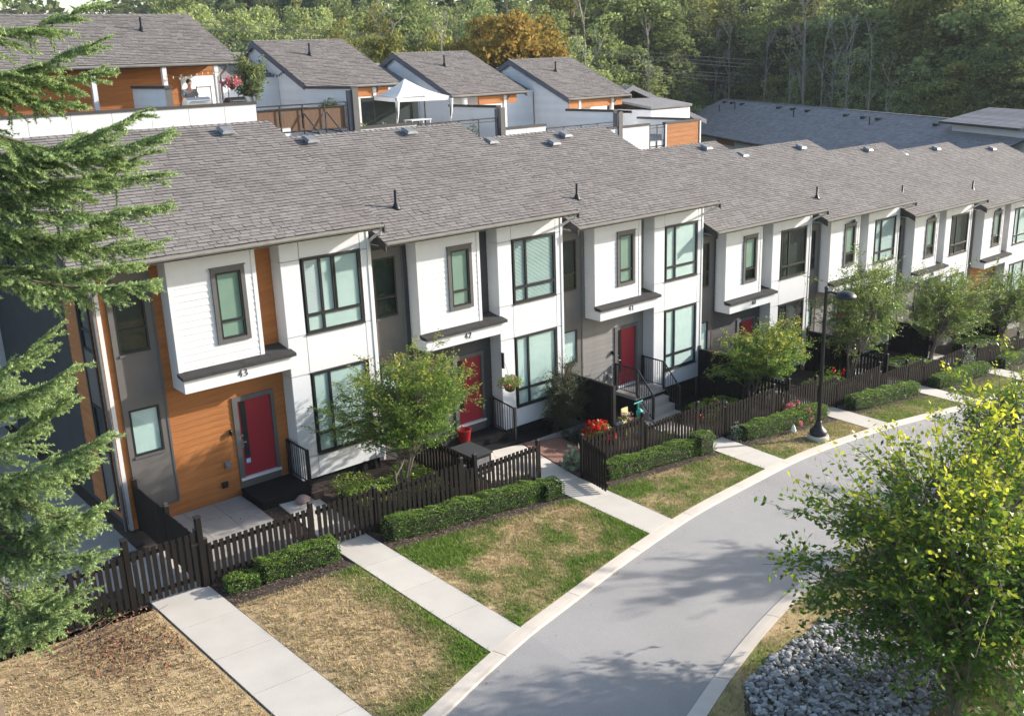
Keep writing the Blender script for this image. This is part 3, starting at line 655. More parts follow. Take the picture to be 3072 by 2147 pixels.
def townhouse(num):
    ux, uy, uz = UN[num]; t = thing('townhouse', ULAB[num], 'townhouse', (ux, uy, uz), 'townhouses of the front row')
    cl = camp - Vector((ux, uy, uz)); end = num == 43
    gl = -5.231 if end else -4.379; gr = 2.705; wl = -4.5 if end else -4.6
    prevy = 0
    floor = -6.339; gz = g(ux, .5) - uz
    near_ = num >= 40
    # core body
    x1 = 2.63 if num != 36 else 2.63
    body = put(MB().box(wl, x1, YW + .17, 10.2, gz - .6, -.2), 'wall', M['charcoal'], t)
    pr = MB().prism_x([(YW + .17, -.2), (10.2, -.2), (10.2, .2), (YR, ZR - .2), (YW + .17, .42)], wl, x1); put(pr, 'gable_wall', M['charcoal'], t)
    smat = M[SID[num]]
    if near_ or num in (39,):
        hz = [(-1.50, -.33, -9, -4.11), (-4.2, -3.3, -6.3, -.5)]
        boards(body, wl + .06, -.0, gz + .02, -.15, YW, smat, 'w', holes=hz)
    else:
        put(MB().box(-3.25, 0, YW - .015, YW + .02, gz, -.15), 'siding', smat, body)
    # bay: backing core and facing panels
    bay = put(MB().box(.014, 2.618, .17, YW + .18, -6.74, -.14).box(.014, 2.618, .014, .168, -6.74, -6.71), 'bay', M['trim_white'], t)
    zr_ = [-.13, -.74, -2.73, -3.80, -6.11, -6.75]; xc = [0, .55, 2.37, 2.63]
    for i in range(3):
        for j in range(5):
            if i == 1 and j in (1, 3): continue
            a, b_ = xc[i] + .008, xc[i + 1] - .008; zt, zb_ = zr_[j] - .008, zr_[j + 1] + .008
            link('panel', boxmesh('panel', M['white'], a, b_, 0, .013, zb_, zt), bay)
    for j in range(5):
        zt, zb_ = zr_[j] - .005, zr_[j + 1] + .005
        link('panel', boxmesh('panel', M['white'], .0, .013, .018, YW - .03, zb_, zt), bay)
        link('panel', boxmesh('panel', M['white'], 2.619, 2.63, .018, YW + 1.2, zb_, zt), bay)
    w = WIN[num]; bl = {'blind': ('blind', 'glass'), 'sheer': ('sheer', 'glass'), 'dark': (None, 'glass_dark'), 'dim': ('blind', 'glass_dark'), 'mix': ('blind', 'glass'), 'slats': ('slats', 'glass'), 'pale': ('pale', 'glass')}
    for (za, zb2, hm, kind_, nm) in ((-2.717, -.73, .245, w['u'], 'u'), (-6.096, -3.811, .245, w['l'], 'l')):
        bb, gg_ = bl[kind_]
        window(t, .600, 2.325, za, zb2, -.008, key=nm + kind_, vm=.30, hm=hm, blind=bb, glass=gg_, sash=((.50, .56) if (num == 43 and nm == 'u') else None), fw=.06, room=True)
        link('window_sill', boxmesh('window_sill', M['dark_trim'], .57, 2.36, -.045, .0, za - .035, za - .002), t)
        link('window_head', boxmesh('window_head', M['dark_trim'], .57, 2.36, -.03, .0, zb2 + .002, zb2 + .03), t)
    if num == 43:   # lilac-white drawn blind on the left sash of the upper window
        put(MB().box(.665, 1.06, .03, .036, -2.16, -.80), 'blind', M['blind_w'], t)
    # white corner trims, downspout
    link('corner_trim', boxmesh('corner_trim', M['trim_white'], 2.58, 2.655, -.02, .05, -6.75, -.13), t)
    def ds():
        mb = MB(); mb.box(2.67, 2.74, .06, .13, -6.9, -.62); mb.tube([(2.705, .1, -.62), (2.705, -.05, -.5), (2.705, -.35, -.34), (2.705, -.52, -.3), (2.66, -.66, -.13)], .04, 8); return mb.mesh('downspout', M['trim_white'])
    link('downspout', cached('ds', ds), t) if num != 43 else link('downspout', cached('ds', ds), t)
    # projecting bedroom box
    zt = -.13; box = put(MB().box(XL + .05, XR - .05, YB + .16, YW + .0, ZC + .0, zt).box(XL + .05, XR - .05, YB + .013, YB + .158, ZC, ZC + .03), 'bedroom_box', M['trim_white'], t)
    nb = [(-1.80, -1.03, -2.44, -.66)]
    if near_: boards(box, XL + .11, XR - .11, ZC + .06, zt, YB + .012, M['white_board'], 'b', exp=.165, holes=nb)
    else: boards(box, XL + .11, XR - .11, ZC + .06, zt, YB + .012, M['white_board'], 'b', exp=.33, holes=nb)
    for a, b_ in ((XL, XL + .11), (XR - .11, XR)): link('corner_trim', boxmesh('corner_trim', M['trim_white'], a, b_, YB - .014, YB + .012, ZC - .02, zt), box)
    link('side_panel', boxmesh('side_panel', M['white'], XL + .002, XL + .05, YB + .013, YW - .001, ZB + .1, zt), box)
    link('side_panel', boxmesh('side_panel', M['white'], XR - .05, XR - .002, YB + .013, YW - .001, ZC + .06, zt), box)
    # narrow window with grey surround
    def sur():
        mb = MB(); y0, y1 = YB - .045, YB + .01
        mb.box(-1.853, -.972, y0, y1, -.725, -.611); mb.box(-1.88, -.945, y0 - .02, y1, -.611, -.585); mb.box(-1.853, -.972, y0, y1, -2.503, -2.40); mb.box(-1.853, -1.745, y0, y1, -2.40, -.725); mb.box(-1.08, -.972, y0, y1, -2.40, -.725)
        return mb.mesh('window_surround', M['slate'])
    link('window_surround', cached('sur', sur), t)
    window(t, -1.744, -1.081, -2.398, -.727, YB - .018, key='n', hm=.27, blind='sheer', glass='glass', part=(0 if num > 40 else .28), fw=.05)
    # canopy beam with number, dark cap sheet
    beam = put(MB().box(XL, .03, -.225, YB + .012, ZB, ZC - .105).box(XL, -.006, YB + .0125, YW - .002, ZB, ZC - .105), 'canopy_beam', M['white'], t)
    numerals(str(num), beam, -1.53, -.226, -3.36, .17)
    ca_ = .164
    edges_ = [-2.99, -2.2, -1.4, -.62, .06] if num == 43 else [-2.99, -1.9, -.62, .06]
    capo = put(MB().box(XL + .03, -.02, -.2, YW - .02, ZC - .10, ZC - .085), 'canopy_cap', M['deckroof'], t)
    for a, b_ in zip(edges_[:-1], edges_[1:]):
        ybk = YB - .015 if b_ < -.65 or a < -.7 else YW - .004
        if a < XR < b_: ybk = YB - .015
        y0 = -.308
        if b_ > 0: ybk = YW - .004
        def hx(a, b_, y0, y1): return ([(a, y0, ZC - .085 + (y0 + .308) * ca_), (b_, y0, ZC - .085 + (y0 + .308) * ca_), (b_, y1, ZC - .085 + (y1 + .308) * ca_), (a, y1, ZC - .085 + (y1 + .308) * ca_)], [(a, y0, ZC + (y0 + .308) * ca_), (b_, y0, ZC + (y0 + .308) * ca_), (b_, y1, ZC + (y1 + .308) * ca_), (a, y1, ZC + (y1 + .308) * ca_)])
        if b_ > 0:
            mb = MB().hexa(*hx(a + .004, -.003, y0, YW - .004)).hexa(*hx(-.0031, b_, y0, -.002))
        else: mb = MB().hexa(*hx(a + .004, b_ - .004, y0, ybk))
        put(mb, 'cap_sheet', M['capsheet'], capo)
    # pilaster panel with stacked windows
    px0, px1 = (-4.25, -3.22) if end else (-4.25, -3.17)
    pil = 'taupe_panel'
    def pl():
        mb = MB(); y0, y1 = YW - .07, YW - .02
        for (a, b_, c, d) in ((px0, px1, -.66, -.42), (px0, -4.12, -6.35, -.66), (-3.37, px1, -6.35, -.66), (-4.12, -3.37, -3.77, -2.38), (-4.12, -3.37, -6.35, -4.96)): mb.box(a, b_, y0, y1, c, d)
        return mb.mesh('window_bay_panel', M[pil])
    link('window_bay_panel', cached(('pil', end), pl), t)
    def pe():
        mb = MB(); mb.box(px0 - .02, px1 + .02, YW - .09, YW - .02, -6.42, -6.35); mb.box(px1, px1 + .05, YW - .085, YW - .02, -6.35, -.42)
        mb.box(-4.13, -3.36, YW - .10, YW - .07, -2.44, -2.385); mb.box(-4.13, -3.36, YW - .10, YW - .07, -5.02, -4.965); return mb.mesh('panel_trim', M['slate'])
    link('panel_trim', cached(('pt', end), pe), t)
    window(t, -4.118, -3.372, -2.378, -.662, YW - .062, key='p', hm=.33, blind=None, glass='glass_dark', fw=.05)
    window(t, -4.118, -3.372, -4.958, -3.772, YW - .062, key='q', blind='blind', glass='glass', fw=.05)
    # door
    dr = put(MB().box(-1.354, -.423, YW + .005, YW + .03, floor, -4.239), 'door', M['red_door'], t)
    link('door_frame', cached('df', lambda: MB().box(-1.50, -1.356, YW - .05, YW + .03, floor - .06, -4.11).box(-.421, -.325, YW - .05, YW + .03, floor - .06, -4.11).box(-1.356, -.421, YW - .05, YW + .03, -4.237, -4.11).mesh('door_frame', M['slate'])), dr)
    link('door_glass', boxmesh('door_glass', M['frame'], -1.285, -1.135, YW - .006, YW + .006, -5.83, -4.27), dr)
    link('door_handle', cached('dh', lambda: MB().box(-1.335, -1.295, YW - .02, YW + .005, -5.52, -5.30).tube([(-1.315, YW - .03, -5.36), (-1.315, YW - .07, -5.36), (-1.24, YW - .07, -5.36)], .014, 6).tube([(-1.315, YW + .0, -5.18), (-1.315, YW - .04, -5.18)], .03, 8).mesh('door_handle', M['metal'])), dr)
    link('threshold', boxmesh('threshold', M['trim_white'], -1.49, -.33, YW - .10, YW + .03, floor - .065, floor - .002), t)
    link('porch_riser', boxmesh('porch_riser', M['taupe_panel'], -1.50, -.33, YW - .03, YW + .015, gz, floor - .066), t)
    # porch light, doorbell, outlet
    link('wall_lamp', cached('wl', lambda: MB().box(-1.66, -1.60, YW - .06, YW - .02, -5.06, -4.94).lathe([(.035, 0), (.035, .12), (.02, .14)], (-1.63, YW - .09, -5.08), 8).mesh('wall_lamp', M['frame'])), t)
    link('meter_box', cached('mb', lambda: MB().box(-1.88, -1.74, YW - .10, YW - .02, -5.94, -5.76).tube([(-1.80, YW - .11, -5.86), (-1.80, YW - .13, -5.84)], .04, 8).mesh('meter_box', M['vent_m'])), t)
    if num == 43:
        link('sticker', cached('stk', lambda: MB().box(-1.27, -1.15, YW - .012, YW - .0061, -5.98, -5.86).mesh('sticker', M['sticker'])), dr)
        link('wall_outlet', cached('wo', lambda: MB().box(-2.02, -1.86, YW - .06, YW - .02, -6.46, -6.30).mesh('wall_outlet', M['frame'])), t)
    # black wall added below bay, blocks sun and keeps the void dark
    put(MB().box(.05, 2.58, .14, .2, gz - .5, -6.752), 'void_shade_wall', M['blackwood'], t)
    roof_common(t, gl, gr, M['shingle'], 300 if near_ else 0, num, cl, vents={43: ((1.06, 4.63),), 42: ((-3.33, 4.78), (.33, 4.77)), 41: ((-3.39, 4.78), (.17, 4.7), (-.86, 4.24)), 40: ((1.42, 4.67),), 39: ((-3.26, 4.58), (1.19, 4.56))}.get(num, ((-3.3, 4.7), (.3, 4.7))),
                pipes={43: (), 40: ()}.get(num, ((-3.0, .77),)))
    if end:      # west side wall: siding near the corner, corner window strip, charcoal beyond
        def T(u, d, z): return (-4.5 + d, -u, z)      # u runs towards the camera side
        sw = body
        boards(sw, -2.95, -.49, gz + .3, -.25, 0, M['cedar'], 's', T=T, holes=((-1.80, -.95, -6.45, -.5),))
        window(t, -1.76, -1.04, -2.36, -.66, -.03, T=T, hm=.3, blind=None, glass='glass_dark', fw=.05, room=False)
        window(t, -1.76, -1.04, -4.94, -3.78, -.03, T=T, blind=None, glass='glass_dark', fw=.05, room=False)
        put(MB(T).box(-1.78, -1.02, -.03, .0, -3.76, -2.38), 'side_window_panel', M['taupe_panel'], t)
        put(MB(T).box(-1.78, -1.02, -.03, 0, -6.4, -4.96), 'side_window_panel', M['taupe_panel'], t)
        put(MB(T).box(-1.02, -.95, -.06, .0, -6.4, -.5), 'side_window_trim', M['dark_trim'], t)
        put(MB(T).box(-1.86, -1.78, -.06, 0, -6.4, -.5), 'side_window_trim', M['dark_trim'], t)
        for (ya, za) in ((5.33, -.56), (7.74, -.45)):
            window(t, -ya, -ya + .95, za - .9, za, -.02, T=T, blind=None, glass='glass_dark', fw=.05, room=False)
        put(MB().box(-4.55, -4.40, YW - .03, YW + .10, gz, -.28), 'corner_trim', M['trim_white'], t)
        put(MB().tube([(-4.4, -.68, -.13), (-4.35, -.55, -.3), (-4.33, -.1, -.55), (-4.50, .30, -.75), (-4.58, .50, -.95), (-4.58, .5, gz)], .045, 8), 'downspout', M['slate'], t)
        put(MB().prism_x([(-.64, -.26), (10.3, -.26), (10.3, -.30), (-.64, -.30)], -5.2, -4.5), 'side_soffit', M['trim_white'], t) if False else None
    return t
TH = {n: townhouse(n) for n in UN}

# ================================================================== REAR ROW WITH ROOF DECKS
def rear_house(i, ex, ez, wd, lab, deck):
    """ex: right end of the eave, ez: eave height, wd: roof width"""
    Y0 = 14.52; d = 4.5; h = 1.92; t = thing('deck_house', lab, 'townhouse', (ex, Y0, ez), 'rear row townhouses with roof decks')
    ang = math.atan2(h, d)
    roof_common(t, -wd, 0, M['shingle'], 0, 50 + i, None, ye=0., yr=d, zr=h, pipes=(((-2.6, 2.9),) if i else ((-2.6, 2.9),)), barge='hazegrey', backlen=3.6, th=.15)
    gzr = -11 - ez; dk = deck - ez                 # deck floor in local z
    xl = -wd + .12; xr = -.45
    # upper storey body: recessed behind the porch under the eave
    fy = 1.25
    wallm = M['cedar'] if i == 0 else M['greysiding']
    body = put(MB().box(xl + .03, xr, fy + .02, 8.0, dk - .02, -.15), 'wall', M['greysiding'], t)
    z = -.12
    boards(body, xl + .04, xr, dk, -.12, fy + .02, wallm, 'r%d' % i, exp=.2)
    # side wall facing the neighbour, lap boards following the gable
    n_ = 0; z = dk - 1.2
    while z < h - .3:
        za, zb_ = z, z + .2
        yb0 = max(.12, (zb_ + .18) / math.tan(ang)) if zb_ > -.2 else .12
        yb0 = max(yb0, .12); yend = 8.0 if zb_ < .3 else min(8.0, d + (h - .15 - zb_) / math.tan(ang))
        if yend - yb0 > .15 and i > 0:
            mb = MB().hexa([(xl - .012, yb0, za), (xl + .03, yb0, za), (xl + .03, yend, za), (xl - .012, yend, za)], [(xl - .001, yb0, zb_), (xl + .03, yb0, zb_), (xl + .03, yend, zb_), (xl - .001, yend, zb_)])
            put(mb, 'siding_board', M['greysiding'], body)
        z += .2
    put(MB().prism_x([(.14, -.16), (8.0, -.16), (8.0, .3), (d, h - .16), (.2, -.1)], xl + .031, xl + .08), 'gable_wall', M['greysiding'], t) if i > 0 else None
    # orange beam band and posts under the eave
    if i > 0:
        put(MB().box(xl + 1.55 if i < 3 else xl, xr - .05, .10, .22, -.52, -.15), 'porch_beam', M['cedar'], t)
        pxs = (xr - .85,) if i == 1 else (xr - .85, xr - 3.2)
        for px in pxs:
            put(MB().box(px, px + .16, .08, .24, dk, -.15 if px > -1.6 else -.15), 'porch_post', M['trim_white'], t)
        put(MB().tube([(xr - .62, -.06, -.12), (xr - .66, .02, -.3), (xr - .62, .3, -.45), (xr - .60, .32, dk)], .04, 6), 'downspout', M['slate'], t)
    else:
        for px in (-5.66, -3.07, -1.05): put(MB().box(px - .07, px + .09, .0, .16, dk, -.14), 'porch_post', M['trim_white'], t)
        put(MB().box(-1.9, -.3, fy - .02, fy + .01, dk, -.5), 'patio_door_wall', M['greysiding'], t)
        put(MB().box(-1.98, -1.9, fy - .05, fy + .01, dk, -.42), 'door_trim', M['trim_white'], t)
        put(MB().tube([(-.62, -.06, -.12), (-.66, .02, -.3), (-.9, .0, -.5), (-.9, -.02, dk)], .05, 6), 'downspout', M['slate'], t)
    # lower building under the deck: front face at y = 11
    fx0 = (-wd - 2.82) if i else -wd; yf = 11.0 - Y0
    put(MB().box(fx0, 0 if i < 3 else 1.5, yf + .03, 8.0, gzr, dk - .03), 'lower_storeys', M['white'], t)
    put(MB().box(fx0, 0 if i < 3 else 1.5, yf + .06, fy + .5, dk - .029, dk), 'deck_floor', M['concrete_d'], t)
    return t, dk, yf
RL = ['rear townhouse with a big grey roof and orange deck wall', 'rear townhouse behind the bamboo-screened deck beside the white canopy', 'rear townhouse right of the white canopy with a roof deck', 'rightmost rear townhouse with the orange deck end panel']
RX = [6.5, 13.74, 20.98, 28.22]; RZ = [4.26, 3.17, 2.49, 1.99]; DK = [1.85, 1.05, .35, -.15]
RH = []
for i in range(4):
    RH.append(rear_house(i, RX[i], RZ[i], 15. if i == 0 else 4.45, RL[i], DK[i]))
def rpart(i, mb, name, m, kind=None):
    t = RH[i][0]; o = put(mb, name, m, t); o.location = (-RX[i], -14.52, -RZ[i]); return o
def parapet(i, x0, x1, zt, zb_, y=11.0, m='white', seams=1.3):
    x = x0
    while x < x1 - .05:
        b_ = min(x + seams, x1); rpart(i, MB().box(x + .006, b_ - .006, y - .005, y + .03, zb_, zt - .09), 'parapet_panel', M[m]); x = b_
    rpart(i, MB().box(x0, x1, y + .031, y + .16, zb_, zt - .09), 'parapet', M['white']); rpart(i, MB().box(x0 - .03, x1 + .03, y - .04, y + .2, zt - .09, zt), 'parapet_cap', M['dark_trim'])
def divider(i, x, y0, y1, zt, zb_, post=True):
    z = zb_
    ro = rpart(i, MB().box(x + .0, x + .14, y0 + .02, y1, zb_, zt - .1), 'divider_wall', M['greysiding'])
    for k in range(int((zt - .1 - zb_) / .2)):
        a = zb_ + k * .2; mb = MB().hexa([(x - .014, y0 + .2, a), (x + .0, y0 + .2, a), (x + .0, y1, a), (x - .014, y1, a)], [(x - .003, y0 + .2, a + .2), (x + .0, y0 + .2, a + .2), (x + .0, y1, a + .2), (x - .003, y1, a + .2)])
        o = put(mb, 'siding_board', M['greysiding'], ro)
    rpart(i, MB().box(x - .06, x + .2, y0 - .05, y1, zt - .1, zt), 'divider_cap', M['dark_trim'])
    rpart(i, MB().box(x - .02, x + .2, y0, y0 + .019, zb_, zt - .1), 'divider_end', M['slate'])
parapet(0, -9, 5.2, 2.85, 1.2); divider(0, 2.15, 11.35, 14.45, 3.52, 1.85)
divider(1, 9.2, 11.0, 14.6, 3.2, .9); parapet(1, 9.35, 12.1, 1.68, .3)
divider(2, 16.44, 11.2, 14.6, 2.09, .2); parapet(2, 16.6, 19.05, 1.15, -.4)
divider(3, 23.68, 11.3, 14.6, 1.48, -.3); parapet(3, 23.0, 25.85, .72, -1.2)
parapet(3, 27.05, 29.66, .70, -1.0, m='cedar', seams=9)
rpart(3, MB().box(29.5, 29.64, 11.17, 15.2, -1.2, .62), 'divider_wall', M['greysiding']); rpart(3, MB().box(29.44, 29.7, 11.2, 15.2, .62, .72), 'divider_cap', M['dark_trim'])
for k in range(7): rpart(3, MB().box(27.08, 29.60, 10.985, 10.994, -.95 + k * .22, -.95 + k * .22 + .205), 'siding_board', M['cedar'])
rpart(3, MB().box(26.98, 27.07, 10.95, 11.2, -1, .6), 'end_post', M['trim_white']); rpart(3, MB().box(29.6, 29.7, 10.95, 11.1, -1, .6), 'end_post', M['trim_white'])
def railing(i, x0, x1, zt, zb_, y=11.02, step=.95, screen=False):
    rpart(i, MB().box(x0, x1, y, y + .05, zt - .05, zt), 'top_rail', M['black']); rpart(i, MB().box(x0, x1, y + .005, y + .045, zt - .17, zt - .14), 'mid_rail', M['black']); rpart(i, MB().box(x0, x1, y, y + .05, zb_, zb_ + .05), 'bottom_rail', M['black'])
    n = max(1, int(round((x1 - x0) / step)))
    for k in range(n + 1):
        x = x0 + (x1 - x0) * k / n; rpart(i, MB().box(x - .025, x + .025, y - .02, y - .001, zb_ - .1, zt - .001), 'rail_post', M['black'])
    if screen:
        for k in range(n):
            a = x0 + (x1 - x0) * k / n + .03; b_ = x0 + (x1 - x0) * (k + 1) / n - .03; rpart(i, MB().box(a, b_, y + .06, y + .08, zb_ + .05, zt - .17), 'bamboo_screen', M['bamboo'])
        for xx in (7.1, 8.05): rpart(i, MB().tube([(xx, y - .01, zt - .35), (xx + .32, y - .5, zb_ - .1), ], .03, 5), 'brace', M['black']); rpart(i, MB().tube([(xx, y - .01, zb_ + .02), (xx + .32, y - .5, zb_ - .08)], .025, 5), 'brace', M['black'])
railing(1, 5.2, 8.9, 2.66, 1.66, screen=True)
railing(2, 12.15, 16.3, 1.60, .55, step=1.0); railing(3, 19.1, 23.4, .96, -.1, step=1.05); railing(3, 25.9, 26.95, .62, -.45, step=.5)
# brown corner piers at the deck edges
for i, x, zt, zb_ in ((1, 9.2, 3.1, .6), (2, 16.44, 2.0, .1), (3, 23.68, 1.4, -.4)):
    rpart(i, MB().box(x - .03, x + .22, 10.92, 10.985, zb_, zt), 'corner_pier', M['slate'])
    rpart(i, MB().box(x - .2, x - .035, 11.0, 11.12, zb_, zt - .05), 'corner_pier', M['hazegrey'])
# back wall between houses behind the decks
for i in (1, 2, 3):
    a = RX[i] - 4.45 - 2.9; b_ = RX[i] - 4.36; wl_ = rpart(i, MB().box(a, b_, 17.2, 17.4, DK[i] - 1, RZ[i] + .4), 'rear_deck_wall', M['greysiding'])
    for k in range(12): put(MB().hexa([(a, 17.186, DK[i] + k * .2), (b_, 17.186, DK[i] + k * .2), (b_, 17.2, DK[i] + k * .2), (a, 17.2, DK[i] + k * .2)], [(a, 17.197, DK[i] + k * .2 + .2), (b_, 17.197, DK[i] + k * .2 + .2), (b_, 17.2, DK[i] + k * .2 + .2), (a, 17.2, DK[i] + k * .2 + .2)]), 'siding_board', M['greysiding'], wl_)
    rpart(i, MB().prism_x([(17.4, RZ[i] + .38), (20.5, RZ[i] + 1.5), (20.5, RZ[i] + 1.4), (17.2, RZ[i] + .28)], a, b_ + .0), 'link_roof', M['shingle'])

# ---- dark gabled house beyond the rear row, and the long blue-roofed building
t = thing('dark_gable_house', 'dark brown gabled house partly hidden behind the orange deck panel', 'house', (33.9, 20, 2.15))
put(MB().box(-3.0, 6.2, .3, 12, -12, -2.6), 'wall', M['dark_trim'], t)
put(MB().add([(-2.0, .3, -2.6), (6.2, .3, -2.6), (6.2, .3, -2.25), (0, .3, -.2), (-2.0, .3, -1.0)], [(0, 1, 2, 3, 4)]), 'gable_wall', M['dark_trim'], t)
for (xa, za, xb, zb_) in ((0, 0, 6.9, -2.42), (0, 0, -2.4, -.9)):
    mb = MB(); n_ = 14
    for k in range(n_):
        q0, q1 = k / n_, (k + 1) / n_; x0, x1 = xa + (xb - xa) * q0, xa + (xb - xa) * q1; z0, z1 = za + (zb_ - za) * q0, za + (zb_ - za) * q1
        mb.hexa([(x0, -.3, z0 - .12), (x1, -.3, z1 - .12), (x1, 12, z1 - .12), (x0, 12, z0 - .12)], [(x0, -.3, z0), (x1, -.3, z1 + .02), (x1, 12, z1 + .02), (x0, 12, z0)])
    o = put(mb, 'roof', M['shingle_b'], t)
    put(MB().hexa([(xa, -.36, za - .26), (xb, -.36, zb_ - .26), (xb, -.301, zb_ - .26), (xa, -.301, za - .26)], [(xa, -.36, za + .03), (xb, -.36, zb_ + .03), (xb, -.301, zb_ + .03), (xa, -.301, za + .03)]), 'barge_board', M['hazegrey'], t)
put(MB().box(-1.2, -.2, -1.4, .2, -1.5, -1.35).hexa([(-1.3, -3.0, -1.25), (2.3, -3.0, -1.25), (2.3, 0, -.85), (-1.3, 0, -.85)], [(-1.3, -3.0, -1.12), (2.3, -3.0, -1.12), (2.3, 0, -.72), (-1.3, 0, -.72)]), 'lean_to_roof', M['shingle_b'], t)
put(MB().box(-1.2, 2.2, -2.9, .2, -6, -1.3), 'lean_to_wall', M['greysiding'], t)

A = Vector((93.5, 59.9, -2.0)); B = Vector((69.0, 16.7, -2.0)); uu = (B - A).normalized(); nn_ = Vector((uu.y, -uu.x, 0))
if nn_.dot(Vector((-1, -.5, 0))) < 0: nn_ = -nn_
t = thing('long_building', 'long low building with a slate blue shingle roof before the wood', 'building', (A.x, A.y, 0))
def TA(u, v, z): p = A + uu * u * 1.2 + nn_ * v; return (p.x - A.x, p.y - A.y, z - 1.0)
LEN = 50; run = 8.1; dzb = 3.05
mb = MB(TA); nr = 46
roofL = put(MB(TA).add([(0, 0, -1.08), (LEN, 0, -1.08), (LEN, run, -1.08 - dzb), (0, run, -1.08 - dzb), (0, -run, -1.08 - dzb), (LEN, -run, -1.08 - dzb)], [(0, 1, 2, 3), (1, 0, 4, 5)]), 'roof', M['deckroof'], t)
V_, F_ = [], []
rl = np.random.default_rng(4); ca = math.cos(math.atan2(dzb, run)); 
for k in range(nr):
    v0 = run - k * run / nr; v1 = v0 - run / nr * 1.2; u = -rl.random() * .5
    while u < LEN:
        w = rl.choice([.4, .5, .6]); th_ = rl.choice([.012, .02, .028]); a, b_ = max(u, 0), min(u + w - .01, LEN)
        za = -1.0 - dzb * v0 / run; zb_ = -1.0 - dzb * max(v1, 0) / run
        o = len(V_); V_ += [TA(a, v0, za + th_), TA(b_, v0, za + th_), TA(b_, max(v1, 0), zb_), TA(a, max(v1, 0), zb_), TA(a, v0, za - .02), TA(b_, v0, za - .02)]; F_ += [(o, o + 1, o + 2, o + 3), (o + 4, o + 5, o + 1, o)]
        u += w
o = link('shingle_field', mesh_np('shingle_field', V_, F_, M['shingle_b']), roofL); o['kind'] = 'stuff'
# ridge, barge, gutter, wall
put(MB(TA).box(-.05, LEN, -.12, .12, -1.0, -.955), 'ridge_cap', M['shingle_b'], t)
put(MB(TA).box(-.1, LEN, run + .02, run + .16, -1.12 - dzb - .08, -1.0 - dzb - .02), 'gutter', M['dark_trim'], t)
put(MB(TA).hexa([(-.1, 0, -1.3), (.0, 0, -1.3), (.0, run + .1, -1.3 - dzb), (-.1, run + .1, -1.3 - dzb)], [(-.1, 0, -.97), (.0, 0, -.97), (.0, run + .1, -1.0 - dzb), (-.1, run + .1, -1.0 - dzb)]), 'barge_board', M['dark_trim'], t)
put(MB(TA).box(.5, LEN, -run + .6, run - .6, -14, -1.2 - dzb), 'wall', M['white'], t)
for (ua, ub, zt_, zb_, mt) in ((1.5, 7.2, -3.95, -4.9, 'cedar'), (14, 18, -3.95, -4.9, 'cedar')):
    put(MB(TA).box(ua, ub, run - .6, run - .55, zb_, zt_), 'wall_panel', M[mt], t)
for ua in (2.2, 4.6):
    put(MB(TA).box(ua, ua + 1.9, run - .55, run - .5, -7, -5.0), 'window', M['frame'], t); put(MB(TA).box(ua + .1, ua + 1.8, run - .50, run - .49, -6.9, -5.12), 'pane', M['sheer'], t)
for u, v, k in ((2.2, .9, 0), (4.2, .9, 0), (6.8, 1.0, 0), (7.2, 2.1, 1), (15.2, 1.0, 0), (18, 1.0, 0), (21, 1.1, 0), (20.6, 2.4, 1), (27.8, 1.2, 0), (30.6, 1.3, 0), (32.8, 1.3, 0), (33, 2.3, 1), (40.2, 1.3, 0), (5, 3, 1)):
    z = -1.0 - dzb * v / run; p = TA(u, v, z)
    if k == 0: put(MB().box(-.22, .22, -.22, .22, -.05, .20), 'roof_vent', M['frame'], roofL, loc=p)
    else: put(MB().lathe([(.06, -.1), (.06, .75)], (0, 0, 0), 8), 'vent_pipe', M['black'], roofL, loc=p)
# raised roof at the far right end
rp = [(43.5, 2.6), (LEN, 2.6), (LEN, -2.2), (38.5, -2.2)]
put(MB(TA).hexa([(42.6, 1.8, -3), (LEN, 1.8, -3), (LEN, -1.6, -3), (42.6, -1.6, -3)], [(42.6, 1.8, -.98), (LEN, 1.8, -.98), (LEN, -1.6, -.4), (42.6, -1.6, -.4)]), 'raised_wall', M['white'], t)
mb = MB(TA)
for k in range(14):
    a, b_ = 2.4 - k * .30, 2.4 - (k + 1) * .30; za, zb_ = -.95 + k * .062, -.95 + (k + 1) * .062
    mb.hexa([(42.0, a, za - .1), (LEN, a, za - .1), (LEN, b_, zb_ - .1), (42.0, b_, zb_ - .1)], [(42.0, a, za + .012), (LEN, a, za + .012), (LEN, b_, zb_), (42.0, b_, zb_)])
o = put(mb, 'raised_roof', M['shingle_b'], t); o['kind'] = 'stuff'
put(MB(TA).box(42.0, LEN, 2.4, 2.54, -1.12, -.95), 'gutter', M['dark_trim'], t)

